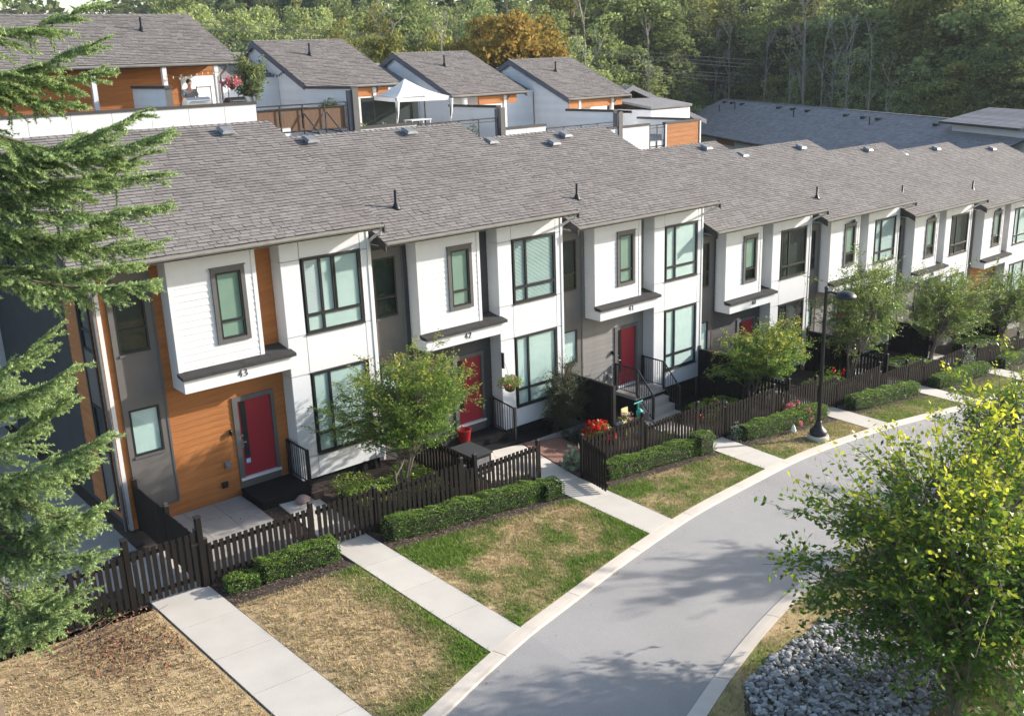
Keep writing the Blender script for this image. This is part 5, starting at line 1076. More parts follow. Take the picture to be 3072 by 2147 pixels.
FOREST = [(37.5, 35.4, 7.5, 4.6, 'orange'), (36.6, 38.4, 6.3, 3.2, 'orange'), (41.7, 37.3, 7.3, 3.4, 'orange'), (76.7, 70.0, 10.8, 6.5, 'olive'), (81.5, 65.7, 11.1, 8.5, 'green'), (85.3, 64.2, 9.0, 6.3, 'green'), (73.6, 61.7, 7.0, 5.1, 'green'), (45.8, 60.8, 10.1, 4.6, 'dark_d'), (34.2, 45.9, 6.6, 3.0, 'olive'), (103.9, 78.4, 14.7, 10.9, 'green'), (135.0, 87.1, 16.0, 12.9, 'conifer'), (139.5, 95.4, 18.3, 13.5, 'conifer'), (135.6, 83.0, 14.4, 10.6, 'conifer'), (131.6, 93.7, 14.4, 9.8, 'olive'), (131.3, 73.2, 12.9, 10.0, 'olive'), (124.7, 64.1, 9.7, 7.5, 'green'), (123.4, 56.6, 13.1, 9.2, 'green'), (119.8, 50.6, 12.9, 8.8, 'green'), (118.9, 45.7, 10.9, 8.6, 'green'), (112.8, 38.6, 10.4, 8.0, 'green'), (122.2, 40.0, 12.6, 8.4, 'green'), (113.2, 32.5, 10.3, 7.7, 'green'), (113.7, 29.3, 10.8, 7.5, 'green'), (108.6, 45.6, 6.0, 6.3, 'green'), (104.7, 35.7, 5.6, 5.8, 'green'), (102.6, 28.7, 5.3, 5.5, 'green'), (102.5, 25.4, 5.2, 5.4, 'green'), (101.6, 37.5, 2.3, 5.0, 'dark_d'), (98.4, 29.3, 2.2, 4.6, 'dark_d'), (96.7, 23.9, 2.2, 4.4, 'dark_d'), (105.6, 76.3, 1.8, 4.8, 'light'), (117.5, 81.1, 3.5, 5.2, 'light'), (116.2, 74.9, 0.8, 5.0, 'light'), (87.1, 63.5, 0.6, 4.2, 'light'), (117.0, 70.6, 1.3, 4.9, 'light'), (111.4, 61.4, 2.0, 4.6, 'light'), (108.6, 55.3, 1.4, 4.4, 'light'), (111.4, 53.1, 1.8, 4.4, 'light'), (106.8, 47.1, 0.8, 4.2, 'light'), (102.8, 41.2, -0.2, 3.9, 'light'), (117.9, 83.0, -1.2, 5.3, 'light'), (113.0, 69.9, -2.0, 4.9, 'light'), (115.7, 66.4, -1.8, 4.8, 'light'), (79.9, 60.6, 1.4, 3.9, 'light'), (78.4, 62.9, 2.5, 4.0, 'light'), (72.3, 61.2, 2.6, 3.8, 'light'), (66.0, 57.5, 4.6, 3.5, 'light'), (36.8, 56.2, 6.7, 3.0, 'olive'), (40.7, 58.6, 7.5, 3.0, 'olive'), (40.2, 49.7, 6.0, 3.0, 'olive'), (44.8, 52.6, 6.4, 3.0, 'olive'), (34.4, 55.2, 5.9, 3.0, 'olive'), (45.1, 51.7, 7.2, 3.0, 'olive'), (34.2, 57.9, 6.4, 3.0, 'olive'), (44.5, 55.2, 5.0, 3.0, 'olive'), (50.5, 121.7, 10.9, 4.6, 'light'), (44.8, 103.2, 10.1, 4.6, 'light'), (47.9, 105.3, 9.5, 4.6, 'light'), (54.9, 115.0, 10.1, 4.6, 'light'), (53.3, 106.5, 9.9, 4.6, 'light'), (56.6, 108.1, 10.2, 4.6, 'light'), (58.5, 106.7, 9.9, 4.6, 'light'), (56.5, 98.6, 9.5, 4.6, 'light'), (63.1, 105.6, 10.2, 4.6, 'light'), (67.0, 107.4, 10.9, 4.6, 'light'), (66.5, 102.3, 9.5, 4.6, 'light'), (68.8, 101.4, 10.3, 4.6, 'light'), (73.6, 104.5, 10.1, 4.6, 'light'), (70.6, 96.0, 9.3, 4.6, 'light'), (68.0, 88.3, 8.8, 4.6, 'light'), (70.4, 87.9, 8.9, 4.6, 'light'), (69.6, 83.2, 9.5, 4.6, 'light'), (83.1, 97.0, 9.1, 4.6, 'light'), (76.6, 85.0, 9.6, 4.6, 'light'), (79.2, 84.7, 9.6, 4.6, 'light'), (75.5, 77.0, 9.1, 4.6, 'light'), (87.6, 87.2, 9.1, 4.6, 'light'), (110.1, 107.9, 10.7, 10.0, 'light'), (126.0, 120.5, 10.1, 11.1, 'light'), (60.6, 148.6, 13.2, 6.0, 'light'), (63.8, 151.4, 13.0, 6.0, 'light'), (58.1, 133.9, 12.2, 6.0, 'green'), (57.0, 127.1, 12.3, 6.0, 'green'), (64.3, 139.0, 12.2, 6.0, 'olive'), (62.9, 131.8, 12.3, 6.0, 'light'), (69.3, 140.5, 13.3, 6.0, 'light'), (66.6, 131.2, 12.4, 6.0, 'olive'), (68.2, 130.4, 12.2, 6.0, 'green'), (75.7, 140.8, 12.2, 6.0, 'green'), (78.6, 142.0, 12.3, 6.0, 'light'), (75.8, 132.8, 12.3, 6.0, 'olive'), (74.8, 127.2, 13.0, 6.0, 'light'), (74.3, 122.8, 12.2, 6.0, 'light'), (82.7, 133.0, 14.0, 6.0, 'light'), (78.4, 122.3, 13.3, 6.0, 'olive'), (83.5, 126.9, 13.5, 6.0, 'light'), (80.7, 119.2, 12.2, 6.0, 'light'), (87.2, 125.8, 12.2, 6.0, 'green'), (87.2, 122.3, 13.4, 6.0, 'green'), (83.4, 113.5, 12.1, 6.0, 'green'), (90.0, 119.7, 12.6, 6.0, 'light'), (88.0, 113.6, 12.5, 6.0, 'light'), (96.9, 122.6, 12.6, 6.0, 'light'), (97.5, 120.1, 12.6, 6.0, 'green'), (102.2, 122.9, 13.5, 6.0, 'olive'), (95.8, 111.7, 12.2, 6.0, 'light'), (94.4, 106.9, 12.0, 6.0, 'green'), (101.9, 113.1, 11.5, 6.0, 'green'), (96.9, 104.3, 11.1, 6.0, 'light'), (100.5, 105.6, 12.0, 6.0, 'olive'), (100.2, 102.4, 12.1, 6.0, 'olive'), (103.4, 103.3, 11.1, 6.0, 'olive'), (130.6, 129.7, 13.8, 15.1, 'olive'), (149.4, 146.2, 14.2, 16.9, 'olive'), (33.0, 84.0, 8.6, 4.6, 'light'), (38.8, 92.1, 9.2, 4.6, 'light'), (38.4, 86.3, 8.5, 4.6, 'light'), (37.2, 79.0, 8.1, 4.6, 'light'), (40.5, 81.1, 8.4, 4.6, 'light'), (40.3, 76.4, 8.0, 4.6, 'light'), (43.1, 77.3, 7.8, 4.6, 'light'), (42.0, 71.3, 7.8, 4.6, 'light'), (47.2, 76.0, 8.5, 4.6, 'light'), (48.1, 73.7, 7.7, 4.6, 'light'), (45.2, 65.3, 7.7, 4.6, 'light'), (56.1, 78.1, 7.9, 4.6, 'light'), (59.3, 78.8, 7.8, 4.6, 'light'), (53.4, 66.7, 7.3, 4.6, 'light'), (61.6, 74.3, 8.0, 4.6, 'light'), (64.7, 74.5, 7.5, 4.6, 'light'), (64.4, 70.5, 8.1, 4.6, 'light'), (55.6, 56.6, 7.5, 4.6, 'light'), (69.3, 69.3, 7.3, 4.6, 'light'), (66.2, 62.5, 7.2, 4.6, 'light'), (90.0, 86.0, 9.6, 8.1, 'olive'), (94.4, 86.9, 8.8, 8.3, 'green'), (98.3, 87.2, 5.7, 8.5, 'olive'), (103.5, 88.6, 7.9, 8.7, 'light'), (108.7, 89.8, 9.7, 8.9, 'light'), (112.6, 89.6, 5.3, 9.1, 'olive'), (118.5, 91.2, 9.5, 9.3, 'light'), (135.5, 101.8, 9.4, 10.4, 'olive'), (148.6, 108.5, 9.5, 11.1, 'olive'), (111.4, 76.0, -2.3, 6.3, 'green'), (111.0, 71.7, -1.3, 6.2, 'olive'), (110.5, 67.6, -0.0, 6.0, 'green'), (109.2, 63.1, 0.6, 5.8, 'olive'), (107.5, 58.4, -0.3, 5.7, 'light'), (105.9, 54.2, 0.6, 5.5, 'green'), (103.5, 49.3, -1.9, 5.3, 'light'), (103.2, 46.6, 2.7, 5.2, 'light'), (101.8, 42.8, 1.4, 5.0, 'light'), (100.1, 38.9, -1.0, 4.9, 'light'), (99.5, 36.3, 2.5, 4.7, 'light'), (97.7, 32.8, 0.9, 4.6, 'green'), (96.9, 30.1, 2.4, 4.5, 'olive'), (95.9, 27.5, 2.5, 4.4, 'green'), (94.9, 24.8, 2.4, 4.3, 'green'), (94.0, 22.1, 0.0, 4.2, 'green'), (114.8, 82.6, 14.5, 10.7, 'olive'), (117.1, 79.5, 7.5, 10.8, 'dark_d'), (117.0, 75.0, 10.3, 10.5, 'green'), (115.7, 69.7, 10.0, 10.2, 'green'), (113.9, 64.2, 9.2, 9.8, 'dark_d'), (111.8, 58.9, 8.3, 9.5, 'olive'), (110.0, 54.1, 9.3, 9.1, 'dark_d'), (108.7, 49.8, 9.5, 8.9, 'green'), (107.2, 45.6, 8.4, 8.6, 'dark_d'), (106.4, 42.1, 10.8, 8.3, 'green'), (105.1, 38.6, 12.0, 8.1, 'olive'), (102.6, 34.0, 7.1, 7.8, 'green'), (102.1, 31.3, 9.3, 7.6, 'green'), (100.5, 27.7, 6.9, 7.4, 'dark_d'), (100.3, 25.1, 6.6, 7.3, 'olive'), (69.1, 139.3, 14.2, 4.2, 'conifer'), (69.7, 134.1, 14.5, 4.2, 'conifer'), (69.9, 128.5, 13.8, 4.2, 'conifer'), (59.3, 135.7, 13.7, 4.2, 'conifer'), (62.8, 136.1, 13.6, 4.2, 'conifer'), (66.3, 138.7, 13.4, 4.2, 'conifer'), (72.5, 126.0, 13.8, 4.2, 'conifer'), (78.2, 128.9, 14.2, 4.2, 'conifer'), (78.5, 122.4, 14.2, 4.2, 'conifer'), (78.7, 116.2, 14.1, 4.2, 'conifer'), (90.8, 114.0, 13.6, 4.2, 'conifer'), (96.3, 114.0, 14.2, 4.2, 'conifer'), (90.6, 101.4, 13.3, 4.2, 'conifer'), (102.0, 101.8, 13.8, 4.2, 'conifer'), (147.2, 137.5, 17.6, 11.4, 'conifer'), (45.4, 123.1, 12.7, 5, 'green'), (47.8, 121.0, 12.6, 5, 'green'), (49.2, 119.8, 12.5, 5, 'green'), (113.5, 98.3, 15.8, 12.5, 'dark_d'), (121.0, 99.3, 16.0, 12.9, 'dark_d'), (155.0, 116.3, 18.0, 15.4, 'dark_d'), (159.8, 113.3, 17.8, 15.5, 'dark_d'), (158.6, 95.6, 16.5, 14.4, 'dark_d'), (155.9, 79.1, 15.1, 13.4, 'dark_d'), (154.8, 68.6, 14.3, 12.8, 'dark_d'), (153.9, 62.7, 13.9, 12.4, 'dark_d'), (153.5, 57.4, 13.5, 12.1, 'dark_d')]
DEAD = [(108.7, 75.9, 7.3), (107.8, 72.8, 4.7), (60.7, 52.0, 8.3), (103.2, 56.5, 3.8), (103.5, 55.6, 8.1), (103.0, 54.6, 8.3), (100.7, 50.1, 5.2), (99.5, 48.1, 3.1), (99.0, 46.6, 5.4), (98.6, 45.7, 4.8), (107.5, 69.9, 6.1), (92.8, 66.3, 6.5), (34.6, 48.2, 6.4), (41.4, 49.1, 5.6), (105.4, 62.3, 4.5), (76.6, 57.0, 5.3), (95.9, 38.5, 1.5), (97.4, 41.8, 4.5)]
WIRES = [[(2.1, 48.8, 8.2), (23.5, 58.0, 7.8), (91.8, 53.6, 2.6)], [(2.0, 48.7, 8.0), (23.5, 57.9, 7.6), (91.7, 53.5, 2.1)], [(2.0, 48.7, 7.8), (23.4, 57.8, 7.3), (91.6, 53.4, 1.7)], [(1.9, 48.6, 7.4), (23.3, 57.7, 6.7), (91.4, 53.2, 0.8)], [(1.8, 48.5, 7.2), (23.2, 57.7, 6.4), (91.4, 53.1, 0.4)], [(1.8, 48.5, 7.0), (23.2, 57.6, 6.1), (91.3, 53.1, -0.0)]]

def spruce():
    t = thing('spruce_tree', 'large green spruce with drooping branches in the left foreground', 'tree', (-9.7, -9.4, g(-9.7, -9.4)))
    o = Vector(t.location); rg = np.random.default_rng(11); rnd = random.Random(11)
    put(MB().tube([(0, 0, -.3), (.03, .02, 3), (0, 0, 7), (.02, -.03, 11), (0, 0, 15)], [.26, .22, .17, .11, .03], 10), 'trunk', M['bark'], t, smooth=True)
    extra = []
    for k in range(26):      # the unseen side of the tree, so that it stays a tree from elsewhere
        z = rnd.uniform(-4.0, 7.2); a = rnd.uniform(R(150), R(245)); L_ = 2.6 * (1 - max(0, z) / 11) + .4
        extra.append(((-9.7, -9.4, z), (-9.7 + L_ * math.cos(a), -9.4 + L_ * math.sin(a), z - .8)))
    BR[:] = [q for q in BR if q[1] not in ((-7.93, -9.54, 1.92), (-8.23, -9.85, 2.22))]
    def zs(b_): return b_[2] + (rnd.uniform(.6, 1.1) if 1.2 < b_[2] < 2.9 else (rnd.uniform(-.7, -.3) if -.3 < b_[2] < 1.1 else rnd.uniform(-.45, .5)))
    allb = [((-9.7, -9.4, zs(b_)), b_) for k, (a, b_) in enumerate(BR)] + extra
    for a, b_ in BR:         # companion boughs beside the listed ones thicken the mass
        if rnd.random() < .3 and not (.2 < b_[2] < 2.4):
            q = Vector(b_); c_ = Vector((-9.7, -9.4, b_[2] + rnd.uniform(-.3, .5))); v = (q - c_) * rnd.uniform(.68, .9); v.rotate(Matrix.Rotation(rnd.uniform(.05, .35) * rnd.choice((-1, 1)), 3, 'Z'))
            allb.append(((-9.7, -9.4, a[2] + .1), tuple(c_ + v + Vector((0, 0, rnd.uniform(-.35, .05))))))
    wood = MB(); NP, ND, NT = [], [], []; 
    def needles(p0, p1, dens, tip0, tip1, ln=.036):
        d = p1 - p0; L_ = d.length
        n = max(3, int(L_ * dens)); ts = rg.random(n)
        P = np.array(p0)[None] + np.outer(ts, np.array(d)); NP.append(P); dd = np.array(d) / (L_ + 1e-6)
        rv = rg.normal(size=(n, 3)); rv -= np.outer(rv @ dd, dd); rv /= np.linalg.norm(rv, axis=1)[:, None] + 1e-9
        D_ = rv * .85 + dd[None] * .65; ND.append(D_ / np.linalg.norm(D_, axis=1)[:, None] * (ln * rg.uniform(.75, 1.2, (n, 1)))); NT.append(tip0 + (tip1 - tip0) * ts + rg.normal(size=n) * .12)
    for bi, (a, b_) in enumerate(allb):
        a, b_ = Vector(a) - o, Vector(b_) - o; L_ = (b_ - a).length; n = 9; pts = []
        hid = bi >= len(BR) and bi < len(BR) + len(extra)
        for k in range(n + 1):
            q = k / n; p = a.lerp(b_, q); p.z += -math.sin(q * math.pi) * (.09 * L_) + (.07 * L_) * max(0, q - .7); p += Vector((rnd.uniform(-.03, .03), rnd.uniform(-.03, .03), 0)); pts.append(p)
        wood.tube(pts, [max(.006, .032 * (1 - k / n) + .005) for k in range(n + 1)], 4, cap=False)
        dens = 290 if not hid else 90
        step = .075 if not hid else .2; q = .25
        while q < 1.0:
            i = min(int(q * n), n - 1); f_ = q * n - i; p = pts[i].lerp(pts[i + 1], f_); fw = (pts[i + 1] - pts[i]).normalized()
            side = fw.cross(Vector((0, 0, 1))).normalized()
            for sg in (-1, 1):
                l = (.20 + .50 * (1 - q) ** .7 * min(1, q * 3)) * rnd.uniform(.7, 1.25)
                dr = (fw * rnd.uniform(.7, 1.1) + side * sg * rnd.uniform(.45, .85) + Vector((0, 0, rnd.uniform(-.40, .30)))).normalized()
                e1 = p + dr * l * .55; e2 = e1 + (dr + Vector((0, 0, -.20))).normalized() * l * .45
                if not hid: wood.tube([p, e1, e2], [.005, .0035, .002], 3, cap=False)
                needles(p, e1, dens, .0, .25); needles(e1, e2, dens * 1.25, .25, 1.0)
                if l > .22:
                    for s2 in (-1, 1):
                        for w_ in (.2, .45, .7, .9):
                            c_ = p.lerp(e2, w_); sd = (dr + side * s2 * .8 + Vector((0, 0, rnd.uniform(-.4, .2)))).normalized() * l * .36
                            needles(c_, c_ + sd, dens * .8, .1, .95)
            q += step / L_ * 1.35
        needles(pts[-3], pts[-1], dens * 1.6, .3, 1.0)
        # hanging side sprays
        if not hid:
            for _ in range(9):
                q = rnd.uniform(.25, .9); i = min(int(q * n), n - 1); p = pts[i].lerp(pts[i + 1], .5); l = rnd.uniform(.18, .42); e = p + Vector((rnd.uniform(-.08, .08), rnd.uniform(-.08, .08), -l)); needles(p, e, dens * .9, .0, .45)
        # hanging dead looking inner twigs
        for _ in range(3):
            q = rnd.uniform(.1, .6); i = min(int(q * n), n - 1); p = pts[i]; wood.tube([p, p + Vector((rnd.uniform(-.06, .06), rnd.uniform(-.06, .06), -.25)), p + Vector((rnd.uniform(-.1, .1), rnd.uniform(-.1, .1), -.55))], [.004, .003, .002], 3, cap=False)
    P = np.concatenate(NP); D_ = np.concatenate(ND); T_ = np.clip(np.concatenate(NT), 0, 1); n = len(P)
    s_ = np.cross(D_, rg.normal(size=(n, 3))); s_ /= np.linalg.norm(s_, axis=1)[:, None]; w = .0066
    V = np.stack([P - s_ * w, P + s_ * w, P + D_], 1).reshape(-1, 3)
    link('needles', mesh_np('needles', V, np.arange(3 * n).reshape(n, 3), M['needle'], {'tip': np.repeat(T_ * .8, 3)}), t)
    put(wood, 'branches', M['bark'], t)
    return n
NN = spruce()

def leafy_tree(name, label, cat, base, cc, cr, m, bark, seed, nb=70, per=150, leaf=.07, stems=3, up=.35, group=None, twig=.30, tipw=.5, trunk_r=.05, zmin=.0, sub=7, spread=.35, ratio=.55, start=(.35, 1.0)):
    t = thing(name, label, cat, tuple(base), group); rnd = random.Random(seed); rg = np.random.default_rng(seed)
    b0 = Vector(base); C = Vector(cc) - b0; cr = Vector(cr); wood = MB(); ST = []
    for s in range(stems):
        a = 6.283 * s / stems + rnd.random(); sp = .0 if stems == 1 else spread
        top = Vector((C.x + cr.x * sp * math.cos(a), C.y + cr.y * sp * math.sin(a), C.z + cr.z * (.35 if stems > 1 else .6)))
        pts = [Vector((.04 * math.cos(a), .04 * math.sin(a), -.1))]
        for k in range(1, 7): q = k / 6; p = Vector((0, 0, 0)).lerp(top, q); p.x += rnd.uniform(-.05, .05); p.y += rnd.uniform(-.05, .05); pts.append(p)
        wood.tube(pts, [trunk_r * (1 - .82 * k / 6) for k in range(7)], 7); ST.append(pts)
    LP, LD, LT = [], [], []
    for k in range(nb):
        while True:
            v = Vector((rnd.uniform(-1, 1), rnd.uniform(-1, 1), rnd.uniform(-1, 1)))
            if .25 < v.length < 1: break
        aa_ = math.atan2(v.y, v.x); lump = 1 + .16 * math.sin(aa_ * 3 + seed) + .12 * math.sin(v.z * 6 + aa_ * 2 + seed * 1.7); v = v.normalized() * (v.length ** .4) * rnd.uniform(.72, 1.12) * lump; end = C + Vector((v.x * cr.x, v.y * cr.y, v.z * cr.z))
        st = rnd.choice(ST); q = rnd.uniform(*start); p0 = st[min(int(q * 6), 6)]
        mid = p0.lerp(end, .5) + Vector((0, 0, up * cr.z * .3)); n = 8; pts = []
        for i in range(n + 1):
            q = i / n; pts.append(p0 * (1 - q) ** 2 + mid * 2 * q * (1 - q) + end * q * q)
        L_ = (end - p0).length
        wood.tube(pts, [max(.004, trunk_r * .32 * (1 - i / n) + .003) for i in range(n + 1)], 4, cap=False)
        for j in range(sub):
            q = rnd.uniform(.35, 1.0); i = min(int(q * n), n - 1); p = pts[i].lerp(pts[i + 1], q * n - i); fw = (pts[i + 1] - pts[i]).normalized()
            d = (fw * 1.0 + Vector((rnd.gauss(0, .6), rnd.gauss(0, .6), rnd.gauss(.1 + up * .3, .45)))).normalized(); tl = twig * rnd.uniform(.6, 1.4)
            e = p + d * tl; wood.tube([p, p.lerp(e, .5) + Vector((0, 0, .02)), e], [.004, .003, .002], 3, cap=False)
            m_ = max(4, per // sub); ts = (np.arange(m_) + rg.random(m_) * .6) / m_; sd_ = np.cross(np.array(d), [0, 0, 1.]); sd_ /= np.linalg.norm(sd_) + 1e-6
            P = np.array(p)[None] + np.outer(ts, np.array(d) * tl * 1.08) + np.outer(np.where(np.arange(m_) % 2, 1, -1) * leaf * rg.uniform(.3, 1.0, m_), sd_) + rg.normal(size=(m_, 3)) * leaf * .30
            LP.append(P); dd = np.array(d)[None] + rg.normal(size=(m_, 3)) * .6; dd[:, 2] -= .3; LD.append(dd / np.linalg.norm(dd, axis=1)[:, None])
            hgt = (p.z - (C.z - cr.z)) / (2 * cr.z); LT.append(np.clip((ts * .5 + q * .4 + hgt * .7 - 1.0 + rnd.gauss(0, .16) + rg.normal(size=m_) * .05) * 2.2 * tipw, 0, 1))  # tip: autumn yellow plus backlight painted into upper, outer leaf colour
    P = np.concatenate(LP); D_ = np.concatenate(LD); T_ = np.concatenate(LT)
    V, F = leaf_quads(P, leaf, leaf * ratio, rg, up=.25, dirs=D_ * 1.4)
    link('foliage', mesh_np('foliage', V, F, M[m], {'tip': np.repeat(T_, 4)}), t)
    o = put(wood, 'branches', M[bark], t); o.name = 'trunk'
    return t
# foreground street trees at the right
leafy_tree('street_tree', 'large leafy street tree with tips coloured autumn and backlight yellow in the right foreground', 'tree', (4.3, -16.1, g(4.3, -16.1)), (5.0, -15.45, -5.0), (3.0, 2.65, 2.5), 'leaf_r', 'bark_y', 21, nb=320, per=92, leaf=.13, stems=4, up=.55, twig=.55, tipw=.75, trunk_r=.085, sub=8, spread=.4, start=(.2, 1.0))
leafy_tree('street_tree', 'smaller leafy street tree behind the big one at the right edge', 'tree', (12.9, -12.6, g(12.9, -12.6)), (12.9, -12.9, -5.3), (1.7, 1.6, 1.75), 'leaf_r', 'bark_y', 22, nb=90, per=110, leaf=.10, stems=3, up=.7, twig=.38, tipw=.6, trunk_r=.06)
leafy_tree('street_tree', 'street tree standing outside the frame on the far verge', 'tree', (9.6, -17.5, g(9.6, -17.5)), (9.8, -17.3, -4.9), (2.2, 2.2, 2.2), 'leaf_r', 'bark_y', 23, nb=80, per=110, leaf=.12, stems=3, up=.7, twig=.38, tipw=.5, trunk_r=.07)
leafy_tree('street_tree', 'street tree farther along the verge beyond the right edge', 'tree', (20.8, -12.6, g(20.8, -12.6)), (20.9, -12.6, -6.4), (1.8, 1.8, 1.9), 'leaf_r', 'bark_y', 24, nb=70, per=110, leaf=.12, stems=3, up=.7, twig=.38, tipw=.5, trunk_r=.06)
# front garden trees
leafy_tree('maple_tree', 'bushy green and orange tinged maple tied to a stake by number 42', 'tree', (2.15, -1.75, g(2.15, -1.75)), (2.45, -1.75, -4.55), (2.35, 1.35, 1.35), 'leaf_m', 'bark_y', 31, nb=240, per=125, leaf=.09, stems=3, up=.15, twig=.34, tipw=.55, trunk_r=.05, spread=.25, group='garden trees along the row', ratio=.42)
leafy_tree('maple_tree', 'yellow green thin leaved tree in front of number 40', 'tree', (17.3, -1.75, g(17.3, -1.75)), (18.3, -1.75, -6.65), (2.6, 1.3, 1.05), 'leaf_m', 'bark_y', 32, nb=190, per=120, leaf=.09, stems=3, up=.3, twig=.36, tipw=.75, trunk_r=.045, group='garden trees along the row')
leafy_tree('maple_tree', 'tall airy dark leaved tree behind the street lamp', 'tree', (24.0, -1.7, g(24.0, -1.7)), (25.1, -1.7, -6.15), (3.4, 1.4, 1.9), 'leaf_m2', 'bark_y', 33, nb=200, per=100, leaf=.095, stems=3, up=.3, twig=.42, tipw=.5, trunk_r=.055, group='garden trees along the row')
leafy_tree('maple_tree', 'broad dense leaning tree with a thick trunk in front of number 38', 'tree', (30.6, -1.7, g(30.6, -1.7)), (32.6, -1.6, -7.45), (3.6, 1.8, 1.65), 'leaf_m2', 'bark_y', 34, nb=260, per=110, leaf=.09, stems=2, up=.2, twig=.4, tipw=.7, trunk_r=.09, group='garden trees along the row')
leafy_tree('maple_tree', 'dark green tree at the right edge in front of number 37', 'tree', (37.9, -1.6, g(37.9, -1.6)), (38.6, -1.6, -8.3), (2.9, 1.6, 1.7), 'leaf_m2', 'bark_y', 35, nb=150, per=100, leaf=.09, stems=3, up=.2, twig=.4, tipw=.3, trunk_r=.06, group='garden trees along the row')
t = thing('tree_stake', 'two short wooden stakes with a tie supporting the maple', 'stake', (1.55, -2.35, g(1.55, -2.35)))
put(MB().tube([(0, 0, -.2), (-.06, 0, 1.05)], .03, 6), 'stake', M['bark_y'], t); put(MB().tube([(-.05, 0, .9), (.35, .3, 1.0), (.7, .6, 1.15)], .015, 5), 'tie', M['bark_y'], t)
# cypress by the black screen, built from drooping sprays
leafy_tree('cypress', 'dark feathery cypress beside the black screen under the window of 42', 'shrub', (9.35, -.45, g(9.35, -.45)), (9.35, -.45, -6.45), (.85, .6, 1.35), 'cyp', 'bark', 41, nb=150, per=130, leaf=.06, stems=1, up=.6, twig=.3, tipw=.4, trunk_r=.04, ratio=.3, start=(.1, 1.0))

# ---- the wood behind
def crown_mesh(kind, seed):
    rg = np.random.default_rng(seed); C, T_ = [], []; out = []
    conif = kind == 'conifer'; n_c = 95 if not conif else 120
    for k in range(n_c):
        if conif:
            z = rg.uniform(.5, 4.3); r_ = (4.45 - z) / 4.0 * .95; a = rg.uniform(0, 6.283); rr_ = r_ * rg.uniform(.35, 1.0); c = np.array([rr_ * math.cos(a), rr_ * math.sin(a), z - rr_ * .25]); cs = np.array([.24, .24, .10]) * (.5 + r_)
            m_ = 90
        else:
            v = rg.normal(size=3); v /= np.linalg.norm(v); q = rg.uniform(.55, 1.0); lump = .82 + .35 * math.sin(v[0] * 3 + seed) * math.cos(v[2] * 4 + seed * 2)
            c = np.array([v[0] * q * lump * .85, v[1] * q * lump * .85, 2.55 + v[2] * q * lump * 1.55]); cs = rg.uniform(.16, .34) * np.array([1, 1, .75]); m_ = 95
        u = rg.normal(size=(m_, 3)); u /= np.linalg.norm(u, axis=1)[:, None]; u[:, 2] = np.where(u[:, 2] < -.3, -u[:, 2], u[:, 2])
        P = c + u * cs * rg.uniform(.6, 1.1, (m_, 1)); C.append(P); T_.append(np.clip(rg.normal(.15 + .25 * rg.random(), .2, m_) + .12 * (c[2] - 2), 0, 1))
    P = np.concatenate(C); sz = .085 if not conif else .075
    V, F = leaf_quads(P, sz, sz * .7, rg, .3)
    return V, F, np.repeat(np.concatenate(T_), 4)
KM = {'green': 'f_green', 'olive': 'f_olive', 'orange': 'f_orange', 'dark_d': 'f_green', 'light': 'f_light', 'conifer': 'f_dark'}
CM = {}
for kd in KM:
    for v in range(3):
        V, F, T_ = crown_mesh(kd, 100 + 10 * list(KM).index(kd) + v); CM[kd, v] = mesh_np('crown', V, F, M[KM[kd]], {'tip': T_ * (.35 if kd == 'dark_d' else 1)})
def trunk_mesh(v):
    rnd = random.Random(v); mb = MB(); pts = [Vector((0, 0, -.4))] + [Vector((rnd.uniform(-.05, .05), rnd.uniform(-.05, .05), z)) for z in (1, 2, 3, 3.9)]
    mb.tube(pts, [.085, .07, .055, .035, .01], 6)
    for k in range(9):
        z = rnd.uniform(1.2, 3.4); a = rnd.uniform(0, 6.28); l = rnd.uniform(.4, .8); mb.tube([(0, 0, z), (l * .5 * math.cos(a), l * .5 * math.sin(a), z + .25), (l * math.cos(a), l * math.sin(a), z + .6)], [.03, .018, .005], 4, cap=False)
    return mb.mesh('trunk', M['bark'])
TM = [trunk_mesh(v) for v in range(3)]
KL = {'green': 'tall green tree', 'olive': 'olive fading tree', 'orange': 'autumn orange tree', 'dark_d': 'dark green tree', 'light': 'pale green tree', 'conifer': 'dark conifer'}
rnd = random.Random(77)
def where(x, y):
    v = Vector((x, y, 0)) - Vector((-11.5, -23, 0)); a = math.degrees(math.atan2(v.x, v.y)); d_ = v.length
    band = 'in front' if d_ < 105 else ('midway' if d_ < 140 else 'far back')
    side = 'behind the leftmost rear roof' if a < 23 else ('left of the white canopy roof' if a < 28 else ('behind the third rear roof' if a < 34 else ('behind the rightmost rear roof' if a < 41 else ('left of the blue roof' if a < 47 else ('over the blue roof' if a < 55 else 'over the raised blue roof')))))
    return side + ', ' + band
_az = lambda q: math.atan2(q[0] + 11.5, q[1] + 23)
_ord = ['first', 'second', 'third', 'fourth', 'fifth', 'sixth', 'seventh', 'eighth', 'ninth', 'tenth', 'eleventh', 'twelfth', 'thirteenth', 'fourteenth', 'fifteenth', 'sixteenth']
_cl = {}
for q in sorted(FOREST, key=_az): _cl.setdefault((q[4], where(q[0], q[1])), []).append(q)
